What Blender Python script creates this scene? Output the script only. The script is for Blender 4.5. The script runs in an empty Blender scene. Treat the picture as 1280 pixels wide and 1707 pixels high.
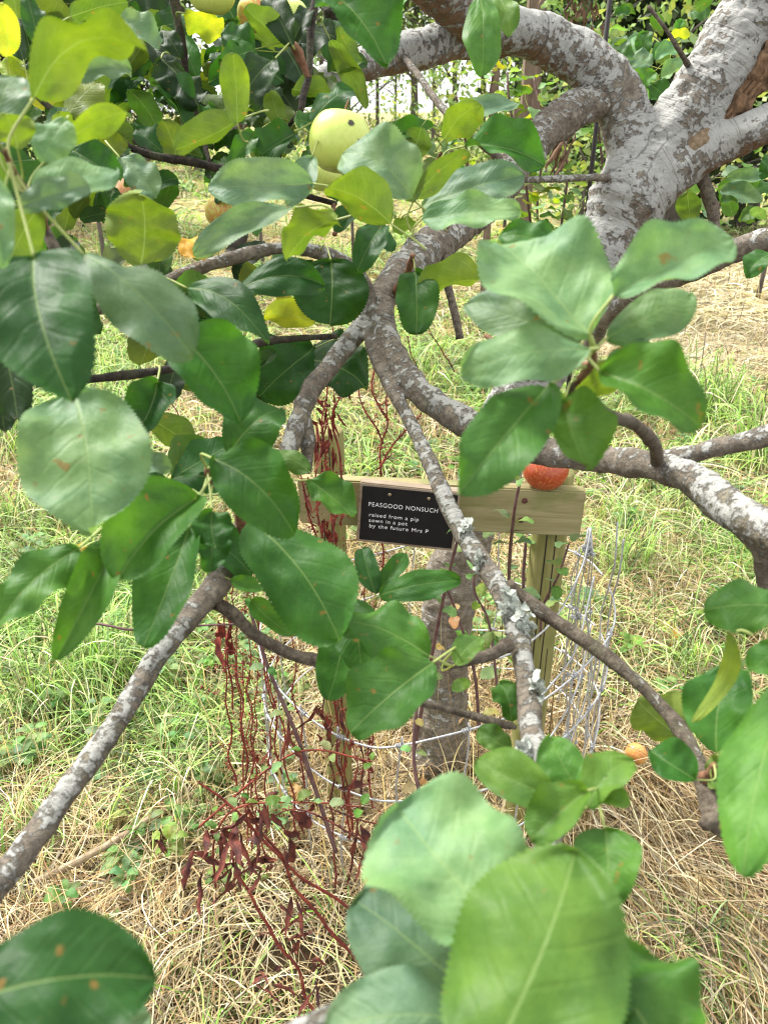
import bpy, bmesh, math, random
import numpy as np
from mathutils import Vector, Matrix, noise

random.seed(7); rng = np.random.default_rng(11)
S = bpy.context.scene
C = S.collection
R = math.radians

# ---------------------------------------------------------------- camera
F = 1332.0; CX, CY = 640.0, 853.5; EYE = 1.6; PITCH = R(26.8)
cd = bpy.data.cameras.new('camera'); cam = bpy.data.objects.new('camera', cd); C.objects.link(cam)
cd.sensor_fit = 'VERTICAL'; cd.sensor_height = 34.6; cd.lens = 34.6 * F / 1707.0
cd.clip_start = 0.02; cd.clip_end = 900
cam.location = (0, 0, EYE); cam.rotation_euler = (R(90) - PITCH, 0, 0)
cd.dof.use_dof = True; cd.dof.focus_distance = 1.45; cd.dof.aperture_fstop = 10.0
S.camera = cam
# ---------------------------------------------------------------- sky + sun (bright thin overcast)
SUN_EL, SUN_AZ = R(52), R(-50)          # azimuth from +Y, negative = to the left
w = bpy.data.worlds.new('World'); S.world = w; w.use_nodes = True
nt = w.node_tree; bg = nt.nodes['Background']
sky = nt.nodes.new('ShaderNodeTexSky'); sky.sky_type = 'NISHITA'; sky.sun_disc = False
sky.sun_elevation = SUN_EL; sky.sun_rotation = SUN_AZ; sky.dust_density = 3.0; sky.air_density = 1.0
hs = nt.nodes.new('ShaderNodeHueSaturation'); hs.inputs['Saturation'].default_value = 0.22
nt.links.new(sky.outputs[0], hs.inputs['Color']); cl = nt.nodes.new('ShaderNodeMix'); cl.data_type = 'RGBA'; cl.inputs[0].default_value = 0.72     # thin bright cloud over the blue
cl.inputs[7].default_value = (5.7, 5.7, 5.65, 1); nt.links.new(hs.outputs[0], cl.inputs[6]); nt.links.new(cl.outputs[2], bg.inputs[0]); bg.inputs[1].default_value = 0.15
sd = bpy.data.lights.new('sun', 'SUN'); sd.energy = 3.4; sd.angle = R(14); sd.color = (1, 0.96, 0.9)
sun = bpy.data.objects.new('sun', sd); C.objects.link(sun)
sv = Vector((math.sin(SUN_AZ) * math.cos(SUN_EL), math.cos(SUN_AZ) * math.cos(SUN_EL), math.sin(SUN_EL)))
sun.rotation_euler = sv.to_track_quat('Z', 'Y').to_euler()
S.view_settings.view_transform = 'Standard'; S.view_settings.look = 'None'; S.view_settings.gamma = 1
S.view_settings.use_curve_mapping = False
S.view_settings.exposure = 1.3
S.render.engine = 'CYCLES'
S.cycles.filter_width = 1.15; S.cycles.max_bounces = 8; S.cycles.transparent_max_bounces = 4; S.cycles.diffuse_bounces = 3
S.cycles.glossy_bounces = 2; S.cycles.transmission_bounces = 3; S.cycles.caustics_reflective = False; S.cycles.caustics_refractive = False

cp, sp_ = math.cos(PITCH), math.sin(PITCH)
FW = Vector((0, cp, -sp_)); UPV = Vector((0, sp_, cp)); RT = Vector((1, 0, 0)); CAM = Vector((0, 0, EYE))
def P(x, y, d):
    "photo direction (x, y) at d metres along the viewing axis -> world point"
    return CAM + RT * ((x - CX) / F * d) - UPV * ((y - CY) / F * d) + FW * d
def G(x, y, z=0.0):
    "where that direction meets height z"
    v = P(x, y, 1) - CAM
    return CAM + v * ((z - EYE) / v.z)
def proj(p):
    v = Vector(p) - CAM; d = v.dot(FW)
    return CX + v.dot(RT) / d * F, CY - v.dot(UPV) / d * F, d

# ---------------------------------------------------------------- node helpers
class N:
    def __init__(s, name):
        s.m = bpy.data.materials.new(name); s.m.use_nodes = True; s.t = s.m.node_tree
        s.t.nodes.clear(); s.out = s.t.nodes.new('ShaderNodeOutputMaterial')
    def n(s, typ, **kw):
        x = s.t.nodes.new('ShaderNode' + typ)
        for k, v in kw.items():
            if isinstance(v, (int, float, str, bool)) and not k[0].isupper() and hasattr(x, k): setattr(x, k, v)
            else: s.put(x.inputs[k.replace('_', ' ')], v)
        return x
    def put(s, sock, v):
        if isinstance(v, bpy.types.NodeSocket): s.t.links.new(v, sock)
        elif isinstance(v, bpy.types.Node): s.t.links.new(v.outputs[0], sock)
        else:
            if isinstance(v, tuple) and len(v) == 3 and sock.type == 'RGBA': v = (*v, 1)
            sock.default_value = v
    def math(s, op, a, b=0.0, c=None, clamp=False):
        x = s.t.nodes.new('ShaderNodeMath'); x.operation = op; x.use_clamp = clamp
        s.put(x.inputs[0], a); s.put(x.inputs[1], b)
        if c is not None: s.put(x.inputs[2], c)
        return x.outputs[0]
    def mix(s, f, a, b, mode='MIX'):
        x = s.t.nodes.new('ShaderNodeMix'); x.data_type = 'RGBA'; x.blend_type = mode
        s.put(x.inputs[0], f); s.put(x.inputs[6], a); s.put(x.inputs[7], b); return x.outputs[2]
    def noise(s, co, scale, detail=4, rough=0.55, dist=0.0):
        return s.n('TexNoise', Vector=co, Scale=scale, Detail=detail, Roughness=rough, Distortion=dist).outputs[0]
    def step(s, v, a, b):
        x = s.t.nodes.new('ShaderNodeMapRange'); x.interpolation_type = 'SMOOTHSTEP'
        s.put(x.inputs[0], v); s.put(x.inputs[1], a); s.put(x.inputs[2], b); return x.outputs[0]
    def scale(s, co, v):
        x = s.t.nodes.new('ShaderNodeMapping'); s.put(x.inputs[0], co); x.inputs[3].default_value = v; return x.outputs[0]
    def bump(s, h, strength, dist=0.002):
        return s.n('Bump', Height=h, Strength=strength, Distance=dist).outputs[0]
    def bsdf(s, **kw):
        b = s.n('BsdfPrincipled', **kw); return b
    def done(s, sh):
        s.put(s.out.inputs[0], sh); return s.m
def co_obj(m): return m.n('TexCoord').outputs['Object']
def co_uv(m): return m.n('TexCoord').outputs['UV']

def mat_leaf():
    m = N('leaf'); uv = co_uv(m); sx = m.n('SeparateXYZ', Vector=uv)
    u = m.math('MULTIPLY', m.math('SUBTRACT', sx.outputs[0], 0.5), 2.0); v = sx.outputs[1]
    au = m.math('ABSOLUTE', u)
    ob = co_obj(m)
    wob = m.math('MULTIPLY', m.math('SUBTRACT', m.noise(ob, 60, 2), 0.5), 0.06)
    side = m.math('MULTIPLY', m.math('GREATER_THAN', u, 0), 0.45)
    ph = m.math('ADD', m.math('ADD', m.math('MULTIPLY', m.math('SUBTRACT', v, m.math('ADD', m.math('MULTIPLY', au, 0.26), m.math('MULTIPLY', m.math('POWER', au, 2.0), 0.10))), 6.0), side), m.math('MULTIPLY', wob, 5))
    tri = m.math('ABSOLUTE', m.math('SUBTRACT', m.math('FRACT', ph), 0.5))
    vein = m.step(tri, 0.045, 0.0)
    veinw = m.step(tri, 0.16, 0.0)
    fade = m.step(au, 1.0, 0.55)
    vein = m.math('MULTIPLY', vein, fade)
    rib = m.step(m.math('MULTIPLY', au, m.math('ADD', m.math('MULTIPLY', v, 0.9), 0.6)), 0.030, 0.010)
    allv = m.math('MAXIMUM', m.math('MULTIPLY', vein, m.math('ADD', 0.10, m.math('MULTIPLY', m.n('NewGeometry').outputs['Backfacing'], 0.2))), m.math('MULTIPLY', rib, 0.65))
    col = m.n('Attribute', attribute_name='Col').outputs['Color']
    mott = m.noise(ob, 42, 5, 0.7)
    fine = m.n('TexVoronoi', Vector=ob, Scale=420.0, feature='DISTANCE_TO_EDGE').outputs['Distance']
    finec = m.step(fine, 0.0, 0.12)
    c1 = m.mix(m.step(mott, 0.3, 0.72), m.mix(1.0, col, (0.72, 0.8, 0.7), 'MULTIPLY'), m.mix(1.0, col, (1.28, 1.18, 1.2), 'MULTIPLY'))
    big_ = m.noise(ob, 17, 3, 0.55)
    c1 = m.mix(1.0, c1, m.mix(m.step(big_, 0.36, 0.64), (0.74, 0.82, 0.85), (1.24, 1.15, 0.95)), 'MULTIPLY')
    c1 = m.mix(m.math('MULTIPLY', m.math('SUBTRACT', 1.0, finec), 0.2), c1, m.mix(1.0, col, (1.5, 1.45, 1.2), 'MULTIPLY'))
    spots = m.step(m.noise(ob, 110, 2, 0.4), 0.70, 0.76)
    c1 = m.mix(m.math('MULTIPLY', spots, 0.7), c1, (0.24, 0.13, 0.03))
    lite = m.mix(0.55, col, (0.3, 0.42, 0.13))
    top = m.mix(allv, c1, lite)
    und0 = m.mix(0.32, m.mix(1.0, c1, (1.5, 1.35, 0.9), 'MULTIPLY'), (0.27, 0.36, 0.13))
    und = m.mix(allv, und0, (0.36, 0.45, 0.16))
    back = m.n('NewGeometry').outputs['Backfacing']
    base = m.mix(back, top, und)
    h = m.math('ADD', m.math('MULTIPLY', m.math('MAXIMUM', m.math('MULTIPLY', veinw, fade), rib), -0.5), m.math('ADD', m.math('MULTIPLY', finec, 0.1), m.math('MULTIPLY', m.noise(ob, 75, 5, 0.65), 2.6)))
    rough = m.math('ADD', m.math('MULTIPLY', mott, 0.2), m.math('ADD', m.math('MULTIPLY', back, 0.2), 0.42))
    b = m.bsdf(Base_Color=base, Roughness=rough, Normal=m.bump(h, 0.42, 0.0009))
    b.inputs['Specular IOR Level'].default_value = 0.30
    tr = m.n('BsdfTranslucent', Color=m.mix(m.math('MULTIPLY', allv, 0.5), m.mix(1.0, m.mix(1.0, c1, (1.35, 1.35, 0.6), 'MULTIPLY'), (0.02, 0.03, 0.0), 'ADD'), (0.3, 0.4, 0.08)))
    mx = m.n('MixShader', Fac=0.38); m.put(mx.inputs[1], b.outputs[0]); m.put(mx.inputs[2], tr.outputs[0])
    return m.done(mx)

def mat_grass():
    m = N('grass_blades'); col = m.n('Attribute', attribute_name='Col').outputs['Color']; col = m.mix(1.0, col, (1.12, 1.12, 1.12), 'MULTIPLY')
    b = m.bsdf(Base_Color=col, Roughness=0.55); b.inputs['Specular IOR Level'].default_value = 0.35
    tr = m.n('BsdfTranslucent', Color=m.mix(1.0, col, (1.3, 1.35, 0.8), 'MULTIPLY'))
    mx = m.n('MixShader', Fac=0.33); m.put(mx.inputs[1], b.outputs[0]); m.put(mx.inputs[2], tr.outputs[0])
    return m.done(mx)

def mat_bark(name, dark, mid, lich, amount, sc=1.0):
    m = N(name); ob = co_obj(m); uv = co_uv(m)
    n1 = m.noise(ob, 58 * sc, 6, 0.72); n2 = m.noise(ob, 9 * sc, 3)
    n3 = m.noise(ob, 160 * sc, 4, 0.7)
    base = m.mix(m.step(m.noise(ob, 55 * sc, 4, 0.7), 0.35, 0.68), dark, mid)
    base = m.mix(m.math('MULTIPLY', m.step(n2, 0.5, 0.7), 0.35), base, (0.13, 0.15, 0.07))
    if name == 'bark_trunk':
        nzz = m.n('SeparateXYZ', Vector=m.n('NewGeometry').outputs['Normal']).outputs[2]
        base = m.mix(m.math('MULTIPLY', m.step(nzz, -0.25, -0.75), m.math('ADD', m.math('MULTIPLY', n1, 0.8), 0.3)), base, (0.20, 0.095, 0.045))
    v = m.n('TexVoronoi', Vector=m.mix(0.06, ob, m.n('TexNoise', Vector=ob, Scale=40.0).outputs['Color']), Scale=62.0 * sc).outputs['Distance']
    nz = m.n('SeparateXYZ', Vector=m.n('NewGeometry').outputs['Normal']).outputs[2]
    thr = m.math('ADD', m.math('MULTIPLY', n2, 0.5), m.math('MULTIPLY', n1, 0.6))
    thr = m.math('ADD', thr, m.math('MULTIPLY', m.math('SUBTRACT', 0.45, v), 0.16))
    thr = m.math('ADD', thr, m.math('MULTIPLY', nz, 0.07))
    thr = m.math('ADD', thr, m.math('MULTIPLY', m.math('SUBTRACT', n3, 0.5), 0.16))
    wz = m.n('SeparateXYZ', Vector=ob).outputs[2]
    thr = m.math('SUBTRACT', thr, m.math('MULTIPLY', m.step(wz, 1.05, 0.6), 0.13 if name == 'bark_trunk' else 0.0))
    strk = m.noise(m.scale(uv, (9 * sc, 75 * sc, 1)), 1.0, 3, 0.6)
    thr = m.math('ADD', thr, m.math('MULTIPLY', m.math('SUBTRACT', strk, 0.5), 0.36))
    lm = m.step(thr, 0.645 - amount, 0.72 - amount)
    lc = m.mix(n3, m.mix(1.0, lich, (0.62, 0.64, 0.6), 'MULTIPLY'), lich)
    pit = m.step(m.noise(ob, 210 * sc, 3, 0.6), 0.60, 0.68)
    lc = m.mix(m.math('MULTIPLY', pit, 0.45), lc, mid)
    c = m.mix(m.math('MULTIPLY', lm, 0.9), base, lc)
    lent = m.n('TexNoise', Vector=m.scale(uv, (5, 190 * sc, 1)), Scale=1.0, Detail=3.0).outputs[0]
    c = m.mix(m.math('MULTIPLY', m.step(lent, 0.58, 0.7), 0.5), c, m.mix(1.0, dark, (0.6, 0.55, 0.5), 'MULTIPLY'))
    h = m.math('ADD', m.math('ADD', m.math('MULTIPLY', n3, 0.5), m.math('MULTIPLY', lm, 0.5)), m.math('ADD', m.math('MULTIPLY', lent, -0.6), n1))
    b = m.bsdf(Base_Color=c, Roughness=0.82, Normal=m.bump(h, 1.0, 0.006 / sc)); b.inputs['Specular IOR Level'].default_value = 0.3
    return m.done(b)

def mat_simple(name, c1, c2, scale=20, rough=0.7, bump=0.3, metal=0.0, spec=0.4, stretch=None, dist=0.002, detail=4):
    m = N(name); ob = co_obj(m)
    if stretch: ob = m.scale(ob, stretch)
    n1 = m.noise(ob, scale, detail, 0.6); n2 = m.noise(ob, scale * 7, 3)
    c = m.mix(m.step(n1, 0.32, 0.68), c1, c2); c = m.mix(m.math('MULTIPLY', n2, 0.4), c, c1)
    b = m.bsdf(Base_Color=c, Roughness=rough, Metallic=metal, Normal=m.bump(m.math('ADD', n1, n2), bump, dist))
    b.inputs['Specular IOR Level'].default_value = spec
    return m.done(b)

def mat_wood(name, c1, c2, c3, axis='z'):
    m = N(name); ob = co_obj(m)
    s = {'x': (6, 60, 60), 'z': (60, 60, 5)}[axis]
    g = m.noise(m.scale(ob, s), 1.0, 5, 0.65, 0.6); big = m.noise(ob, 14, 3)
    fine = m.noise(m.scale(ob, tuple(k * 4 for k in s)), 1.0, 3)
    c = m.mix(m.step(g, 0.3, 0.7), c1, c2); c = m.mix(m.math('MULTIPLY', m.step(big, 0.42, 0.7), 0.7), c, c3)
    crack = m.step(m.noise(m.scale(ob, tuple(k * 1.3 for k in s)), 1.0, 2, 0.5), 0.70, 0.76)
    c = m.mix(m.math('MULTIPLY', crack, 0.7), c, (0.03, 0.025, 0.015))
    h = m.math('SUBTRACT', m.math('ADD', g, m.math('MULTIPLY', fine, 0.4)), m.math('MULTIPLY', crack, 1.5))
    b = m.bsdf(Base_Color=c, Roughness=0.8, Normal=m.bump(h, 0.6, 0.002)); b.inputs['Specular IOR Level'].default_value = 0.25
    return m.done(b)

def mat_apple(name, c1, c2, streak, pits=(), rsp=0.0):
    m = N(name); ob = co_obj(m)
    sx = m.n('SeparateXYZ', Vector=ob)
    ang = m.math('ARCTAN2', sx.outputs[1], sx.outputs[0])
    cv = m.n('CombineXYZ', X=m.math('MULTIPLY', ang, 5.0), Y=m.math('MULTIPLY', sx.outputs[2], 110.0), Z=0.0)
    st = m.noise(cv, 1.6, 5, 0.7); bl = m.noise(ob, 18, 3)
    c = m.mix(m.step(bl, 0.35, 0.65), c1, c2)
    c = m.mix(m.math('MULTIPLY', m.step(m.math('ADD', st, m.math('MULTIPLY', bl, 0.5)), 0.72 - rsp, 0.95 - rsp), 0.85), c, streak)
    dots = m.n('TexVoronoi', Vector=ob, Scale=170.0).outputs['Distance']
    c = m.mix(m.math('MULTIPLY', m.step(dots, 0.16, 0.08), 0.45), c, (0.5, 0.42, 0.2))
    sp = m.step(m.noise(ob, 75, 2, 0.3), 0.76, 0.8)
    c = m.mix(sp, c, (0.08, 0.05, 0.02))
    h = m.math('MULTIPLY', bl, 0.3)
    for (p, r) in pits:
        dd = m.n('VectorMath', operation='DISTANCE'); m.put(dd.inputs[0], ob); dd.inputs[1].default_value = p
        nn = m.math('ADD', dd.outputs['Value'], m.math('MULTIPLY', m.math('SUBTRACT', m.noise(ob, 260, 2), 0.5), r * 1.0))
        c = m.mix(m.step(nn, r, r * 0.7), c, (0.035, 0.03, 0.015))
    b = m.bsdf(Base_Color=c, Roughness=0.38, Normal=m.bump(h, 0.15, 0.002)); b.inputs['Subsurface Weight'].default_value = 0.08
    b.inputs['Subsurface Radius'].default_value = (0.01, 0.01, 0.004)
    return m.done(b)

M = {}
M['leaf'] = mat_leaf(); M['grass'] = mat_grass()
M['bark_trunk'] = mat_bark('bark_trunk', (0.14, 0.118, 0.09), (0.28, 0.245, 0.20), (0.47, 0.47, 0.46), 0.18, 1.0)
M['bark_limb'] = mat_bark('bark_limb', (0.125, 0.102, 0.078), (0.25, 0.215, 0.17), (0.47, 0.465, 0.445), 0.08, 1.25)
M['bark_twig'] = mat_bark('bark_twig', (0.065, 0.050, 0.036), (0.17, 0.14, 0.105), (0.42, 0.40, 0.36), -0.02, 2.0)
M['bark_dark'] = mat_bark('bark_dark', (0.02, 0.016, 0.014), (0.06, 0.045, 0.035), (0.2, 0.19, 0.17), -0.08, 2.0)
M['petiole'] = mat_simple('petiole', (0.30, 0.38, 0.10), (0.36, 0.40, 0.14), 60, 0.5, 0.1)
M['spur'] = mat_simple('spur_bark', (0.16, 0.07, 0.04), (0.3, 0.16, 0.09), 120, 0.8, 0.8)
M['lichen'] = mat_simple('lichen', (0.55, 0.60, 0.53), (0.80, 0.83, 0.77), 150, 0.95, 1.0)
M['post'] = mat_wood('treated_post_wood', (0.19, 0.185, 0.06), (0.29, 0.265, 0.11), (0.14, 0.155, 0.04), 'z')
M['rail'] = mat_wood('treated_rail_wood', (0.23, 0.205, 0.09), (0.34, 0.30, 0.16), (0.17, 0.19, 0.06), 'x')
M['board'] = mat_wood('grey_board_wood', (0.24, 0.18, 0.12), (0.42, 0.34, 0.26), (0.18, 0.13, 0.08), 'x')
M['plate'] = mat_simple('black_plastic', (0.006, 0.006, 0.007), (0.010, 0.010, 0.011), 40, 0.45, 0.03)
M['white'] = mat_simple('white_lettering', (0.8, 0.8, 0.8), (0.86, 0.86, 0.86), 40, 0.6, 0.0)
M['brass'] = mat_simple('dull_brass', (0.42, 0.34, 0.2), (0.6, 0.5, 0.34), 200, 0.4, 0.2, metal=0.8)
M['rust'] = mat_simple('rusty_nail', (0.10, 0.035, 0.03), (0.16, 0.06, 0.05), 300, 0.8, 0.5)
M['wire'] = mat_simple('galvanised_wire', (0.33, 0.34, 0.35), (0.50, 0.51, 0.53), 150, 0.40, 0.2, metal=0.35)
M['dock_red'] = mat_simple('dry_dock_red', (0.10, 0.014, 0.010), (0.29, 0.055, 0.03), 45, 0.75, 0.4)
M['dock_dark'] = mat_simple('dry_dock_maroon', (0.035, 0.009, 0.008), (0.24, 0.06, 0.035), 38, 0.75, 0.4)
M['stem_brown'] = mat_simple('purple_brown_stem', (0.08, 0.035, 0.035), (0.16, 0.09, 0.08), 60, 0.6, 0.3)
M['ironpole'] = mat_simple('dark_pole', (0.012, 0.010, 0.010), (0.03, 0.022, 0.02), 60, 0.6, 0.2)
M['deadwood'] = mat_simple('dead_stick', (0.22, 0.16, 0.10), (0.42, 0.34, 0.24), 60, 0.85, 0.6, stretch=(1, 1, 1))
M['wound'] = mat_simple('split_bark_wood', (0.07, 0.04, 0.02), (0.30, 0.18, 0.10), 60, .9, 1.0, dist=.004, stretch=(1, 1, .3))
M['scar'] = mat_simple('healed_scar_wood', (0.17, 0.12, 0.07), (0.33, 0.25, 0.16), 90, .85, .8, dist=.003)
M['calyx'] = mat_simple('dry_calyx', (0.05, 0.035, 0.02), (0.12, 0.09, 0.05), 200, 0.9, 0.5)

def mat_ground():
    m = N('grassy_soil'); ob = co_obj(m)
    n1 = m.noise(ob, 2.2, 6, 0.65); n2 = m.noise(ob, 45, 5, 0.7); n3 = m.noise(ob, 0.5, 3)
    far = m.n('SeparateXYZ', Vector=ob).outputs[1]
    c = m.mix(n2, (0.022, 0.016, 0.010), (0.075, 0.055, 0.03))
    g = m.mix(m.step(n1, 0.35, 0.65), (0.36, 0.34, 0.14), (0.44, 0.38, 0.22))
    g = m.mix(m.math('MULTIPLY', n3, 0.5), g, (0.22, 0.28, 0.06)); g = m.mix(m.math('MULTIPLY', n2, 0.5), g, (0.16, 0.15, 0.06))
    c = m.mix(m.step(far, 3.5, 9.0), c, g)
    b = m.bsdf(Base_Color=c, Roughness=0.95, Normal=m.bump(n2, 0.8, 0.02)); b.inputs['Specular IOR Level'].default_value = 0.1
    return m.done(b)
M['ground'] = mat_ground()

# ---------------------------------------------------------------- object helpers
def put(name, verts, faces, mat, parent=None, cols=None, uvs=None, smooth=True):
    me = bpy.data.meshes.new(name); me.from_pydata([tuple(v) for v in verts], [], faces)
    for mm in (mat if isinstance(mat, list) else [mat]): me.materials.append(mm)
    if cols is not None:
        a = me.color_attributes.new('Col', 'FLOAT_COLOR', 'POINT')
        arr = np.ones((len(verts), 4), np.float32); arr[:, :3] = np.array(cols, np.float32).reshape(-1, 3)
        a.data.foreach_set('color', arr.ravel())
    if uvs is not None:
        ul = me.uv_layers.new(name='UVMap'); li = np.empty(len(me.loops), np.int32); me.loops.foreach_get('vertex_index', li)
        ul.data.foreach_set('uv', np.array(uvs, np.float32)[li].ravel())
    if smooth: me.polygons.foreach_set('use_smooth', [True] * len(me.polygons))
    me.update()
    o = bpy.data.objects.new(name, me); C.objects.link(o)
    if parent is not None: o.parent = parent; o.matrix_parent_inverse = Matrix.Translation(parent.location).inverted() if parent.parent is None and tuple(parent.rotation_euler) == (0, 0, 0) else Matrix.Identity(4)
    return o
def localise(o):
    "move a world-space mesh's origin to its own base point"
    return o
def tag(o, label=None, cat=None, group=None, kind=None):
    for k, v in (('label', label), ('category', cat), ('group', group), ('kind', kind)):
        if v: o[k] = v
    return o
def empty(name, loc, label, cat, group=None):
    o = bpy.data.objects.new(name, None); C.objects.link(o); o.location = loc; o.empty_display_size = 0.05
    return tag(o, label, cat, group)
def catmull(pts, step):
    "pts: list of vectors with radius as 4th component"
    a = np.array(pts, float); out = []
    ext = np.vstack([2 * a[0] - a[1], a, 2 * a[-1] - a[-2]])
    for i in range(1, len(ext) - 2):
        p0, p1, p2, p3 = ext[i - 1], ext[i], ext[i + 1], ext[i + 2]
        n = max(2, int(np.linalg.norm(p2[:3] - p1[:3]) / step))
        for k in range(n):
            t = k / n
            out.append(0.5 * ((2 * p1) + (-p0 + p2) * t + (2 * p0 - 5 * p1 + 4 * p2 - p3) * t * t + (-p0 + 3 * p1 - 3 * p2 + p3) * t ** 3))
    out.append(a[-1]); return np.array(out)
class MB:
    def __init__(s): s.v = []; s.f = []; s.uv = []; s.c = []
    def tube(s, path, seg=8, cap=True, rough=0.0, fr=40.0, col=(0, 0, 0)):
        path = np.asarray(path, float); n = len(path); base = len(s.v)
        T = np.gradient(path[:, :3], axis=0); T /= np.linalg.norm(T, axis=1)[:, None] + 1e-12
        nrm = Vector(T[0]).orthogonal().normalized(); L = 0.0
        for i in range(n):
            t = Vector(T[i]); nrm = (nrm - t * nrm.dot(t)).normalized(); bn = t.cross(nrm)
            if i: L += np.linalg.norm(path[i, :3] - path[i - 1, :3])
            c = Vector(path[i, :3]); r = max(path[i, 3], 1e-5)
            for k in range(seg):
                a = 2 * math.pi * k / seg; dv = nrm * math.cos(a) + bn * math.sin(a); p = c + dv * r
                if rough: p = c + dv * (r * (1 + rough * noise.fractal(p * fr, 0.6, 2.0, 3)))
                s.v.append(p); s.uv.append((k / seg, L)); s.c.append(col)
        for i in range(n - 1):
            for k in range(seg):
                a, b = base + i * seg + k, base + i * seg + (k + 1) % seg
                s.f.append((a, b, b + seg, a + seg))
        if cap:
            s.f.append(tuple(base + k for k in reversed(range(seg)))); s.f.append(tuple(base + (n - 1) * seg + k for k in range(seg)))
        return s
    def line(s, pts, step=0.01, seg=6, **kw): return s.tube(catmull(pts, step), seg, **kw)
    def quad(s, a, b, c, d, col=(0, 0, 0)):
        i = len(s.v); s.v += [a, b, c, d]; s.uv += [(0, 0), (1, 0), (1, 1), (0, 1)]; s.c += [col] * 4; s.f.append((i, i + 1, i + 2, i + 3)); return s
    def box(s, o, ax, ay, az, bev=0.0):
        "corner o and three edge vectors, built with chamfered edges"
        bm = bmesh.new(); bmesh.ops.create_cube(bm, size=1)
        L = (ax.length, ay.length, az.length)
        for v in bm.verts: v.co = Vector(((v.co.x + .5) * L[0], (v.co.y + .5) * L[1], (v.co.z + .5) * L[2]))
        if bev: bmesh.ops.bevel(bm, geom=bm.edges[:], offset=bev, segments=2, affect='EDGES')
        M3 = Matrix((ax.normalized(), ay.normalized(), az.normalized())).transposed()
        base = len(s.v)
        for v in bm.verts: s.v.append(o + M3 @ v.co); s.uv.append((0, 0)); s.c.append((0, 0, 0))
        bm.verts.index_update()
        flip = M3.determinant() < 0
        for f in bm.faces:
            idx = [base + v.index for v in f.verts]; s.f.append(tuple(reversed(idx)) if flip else tuple(idx))
        bm.free(); return s
    def build(s, name, mat, parent=None, smooth=True, cols=False):
        return put(name, s.v, s.f, mat, parent, s.c if cols else None, s.uv, smooth)

def pl(rows):
    "rows of (x, y, width in photo px, depth) -> path with radii"
    out = []
    for (x, y, wd, d) in rows:
        p = P(x, y, d); out.append((p.x, p.y, p.z, wd * 0.5 * d / F))
    return out

ATT = []      # points of wood that leaf stalks can reach
def note(path):
    for q in path[::2]: ATT.append((Vector(q[:3]), q[3]))

def fused(name, paths, mat, parent, voxel, rough=0.10, fr=26.0, ring=0.0):
    "several limbs grown into one continuous surface"
    mb = MB()
    for pth in paths:
        c = catmull(pth, 0.01); note(c); mb.tube(c, 16)
    tmp = put('tmp', mb.v, mb.f, mat)
    r = tmp.modifiers.new('r', 'REMESH'); r.mode = 'VOXEL'; r.voxel_size = voxel; r.use_smooth_shade = True
    sm = tmp.modifiers.new('s', 'SMOOTH'); sm.iterations = 10; sm.factor = 0.6
    dg = bpy.context.evaluated_depsgraph_get(); me = bpy.data.meshes.new_from_object(tmp.evaluated_get(dg))
    bpy.data.objects.remove(tmp)
    vs = np.empty(len(me.vertices) * 3); me.vertices.foreach_get('co', vs); vs = vs.reshape(-1, 3)
    ns = np.empty(len(me.vertices) * 3); me.vertices.foreach_get('normal', ns); ns = ns.reshape(-1, 3)
    allc = np.vstack([catmull(p, 0.02) for p in paths])
    acc = 0; Ls = []
    for p in paths:
        c = catmull(p, 0.02); d = np.r_[0, np.cumsum(np.linalg.norm(np.diff(c[:, :3], axis=0), axis=1))]; Ls.append(d)
    Ls = np.concatenate(Ls); rr = np.empty(len(vs)); lv = np.empty(len(vs))
    for i in range(0, len(vs), 4000):
        dd = ((vs[i:i + 4000, None, :] - allc[None, :, :3]) ** 2).sum(2); j = dd.argmin(1); rr[i:i + 4000] = allc[j, 3]
        lv[i:i + 4000] = Ls[j] + np.einsum('ij,ij->i', vs[i:i + 4000] - allc[j, :3], np.gradient(allc[:, :3], axis=0)[j] / (np.linalg.norm(np.gradient(allc[:, :3], axis=0)[j], axis=1)[:, None] + 1e-9))
    for i in range(len(vs)):
        p = Vector(vs[i]); k = noise.fractal(p * fr, 0.7, 2.1, 4) * rough * rr[i] + noise.noise(p * fr * 0.35) * rough * rr[i]
        k += noise.noise(Vector((lv[i] * 55, p.x * 9, p.z * 9))) * ring * rr[i]
        vs[i] += ns[i] * k
    me.vertices.foreach_set('co', vs.ravel()); me.name = name
    me.materials.clear(); me.materials.append(mat)
    ul = me.uv_layers.new(name='UVMap'); li = np.empty(len(me.loops), np.int32); me.loops.foreach_get('vertex_index', li)
    uv = np.stack([vs[:, 0] * 3 + vs[:, 2] * 3, lv], 1).astype(np.float32); ul.data.foreach_set('uv', uv[li].ravel())
    me.polygons.foreach_set('use_smooth', [True] * len(me.polygons)); me.update()
    o = bpy.data.objects.new(name, me); C.objects.link(o); o.parent = parent
    o.matrix_parent_inverse = Matrix.Translation(parent.location).inverted(); return o
def branch(rows, mat, name='branch', rough=0.16, fr=45, seg=14, parent=None, step=0.006):
    c = catmull(pl(rows), step); note(c)
    k = np.arange(len(c)); c[:, 3] *= 1 + 0.10 * np.sin(k * 0.31 + rows[0][0]) * np.sin(k * 0.113 + rows[0][1])
    return MB().tube(c, seg, rough=rough, fr=fr).build(name, mat, parent)

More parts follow.
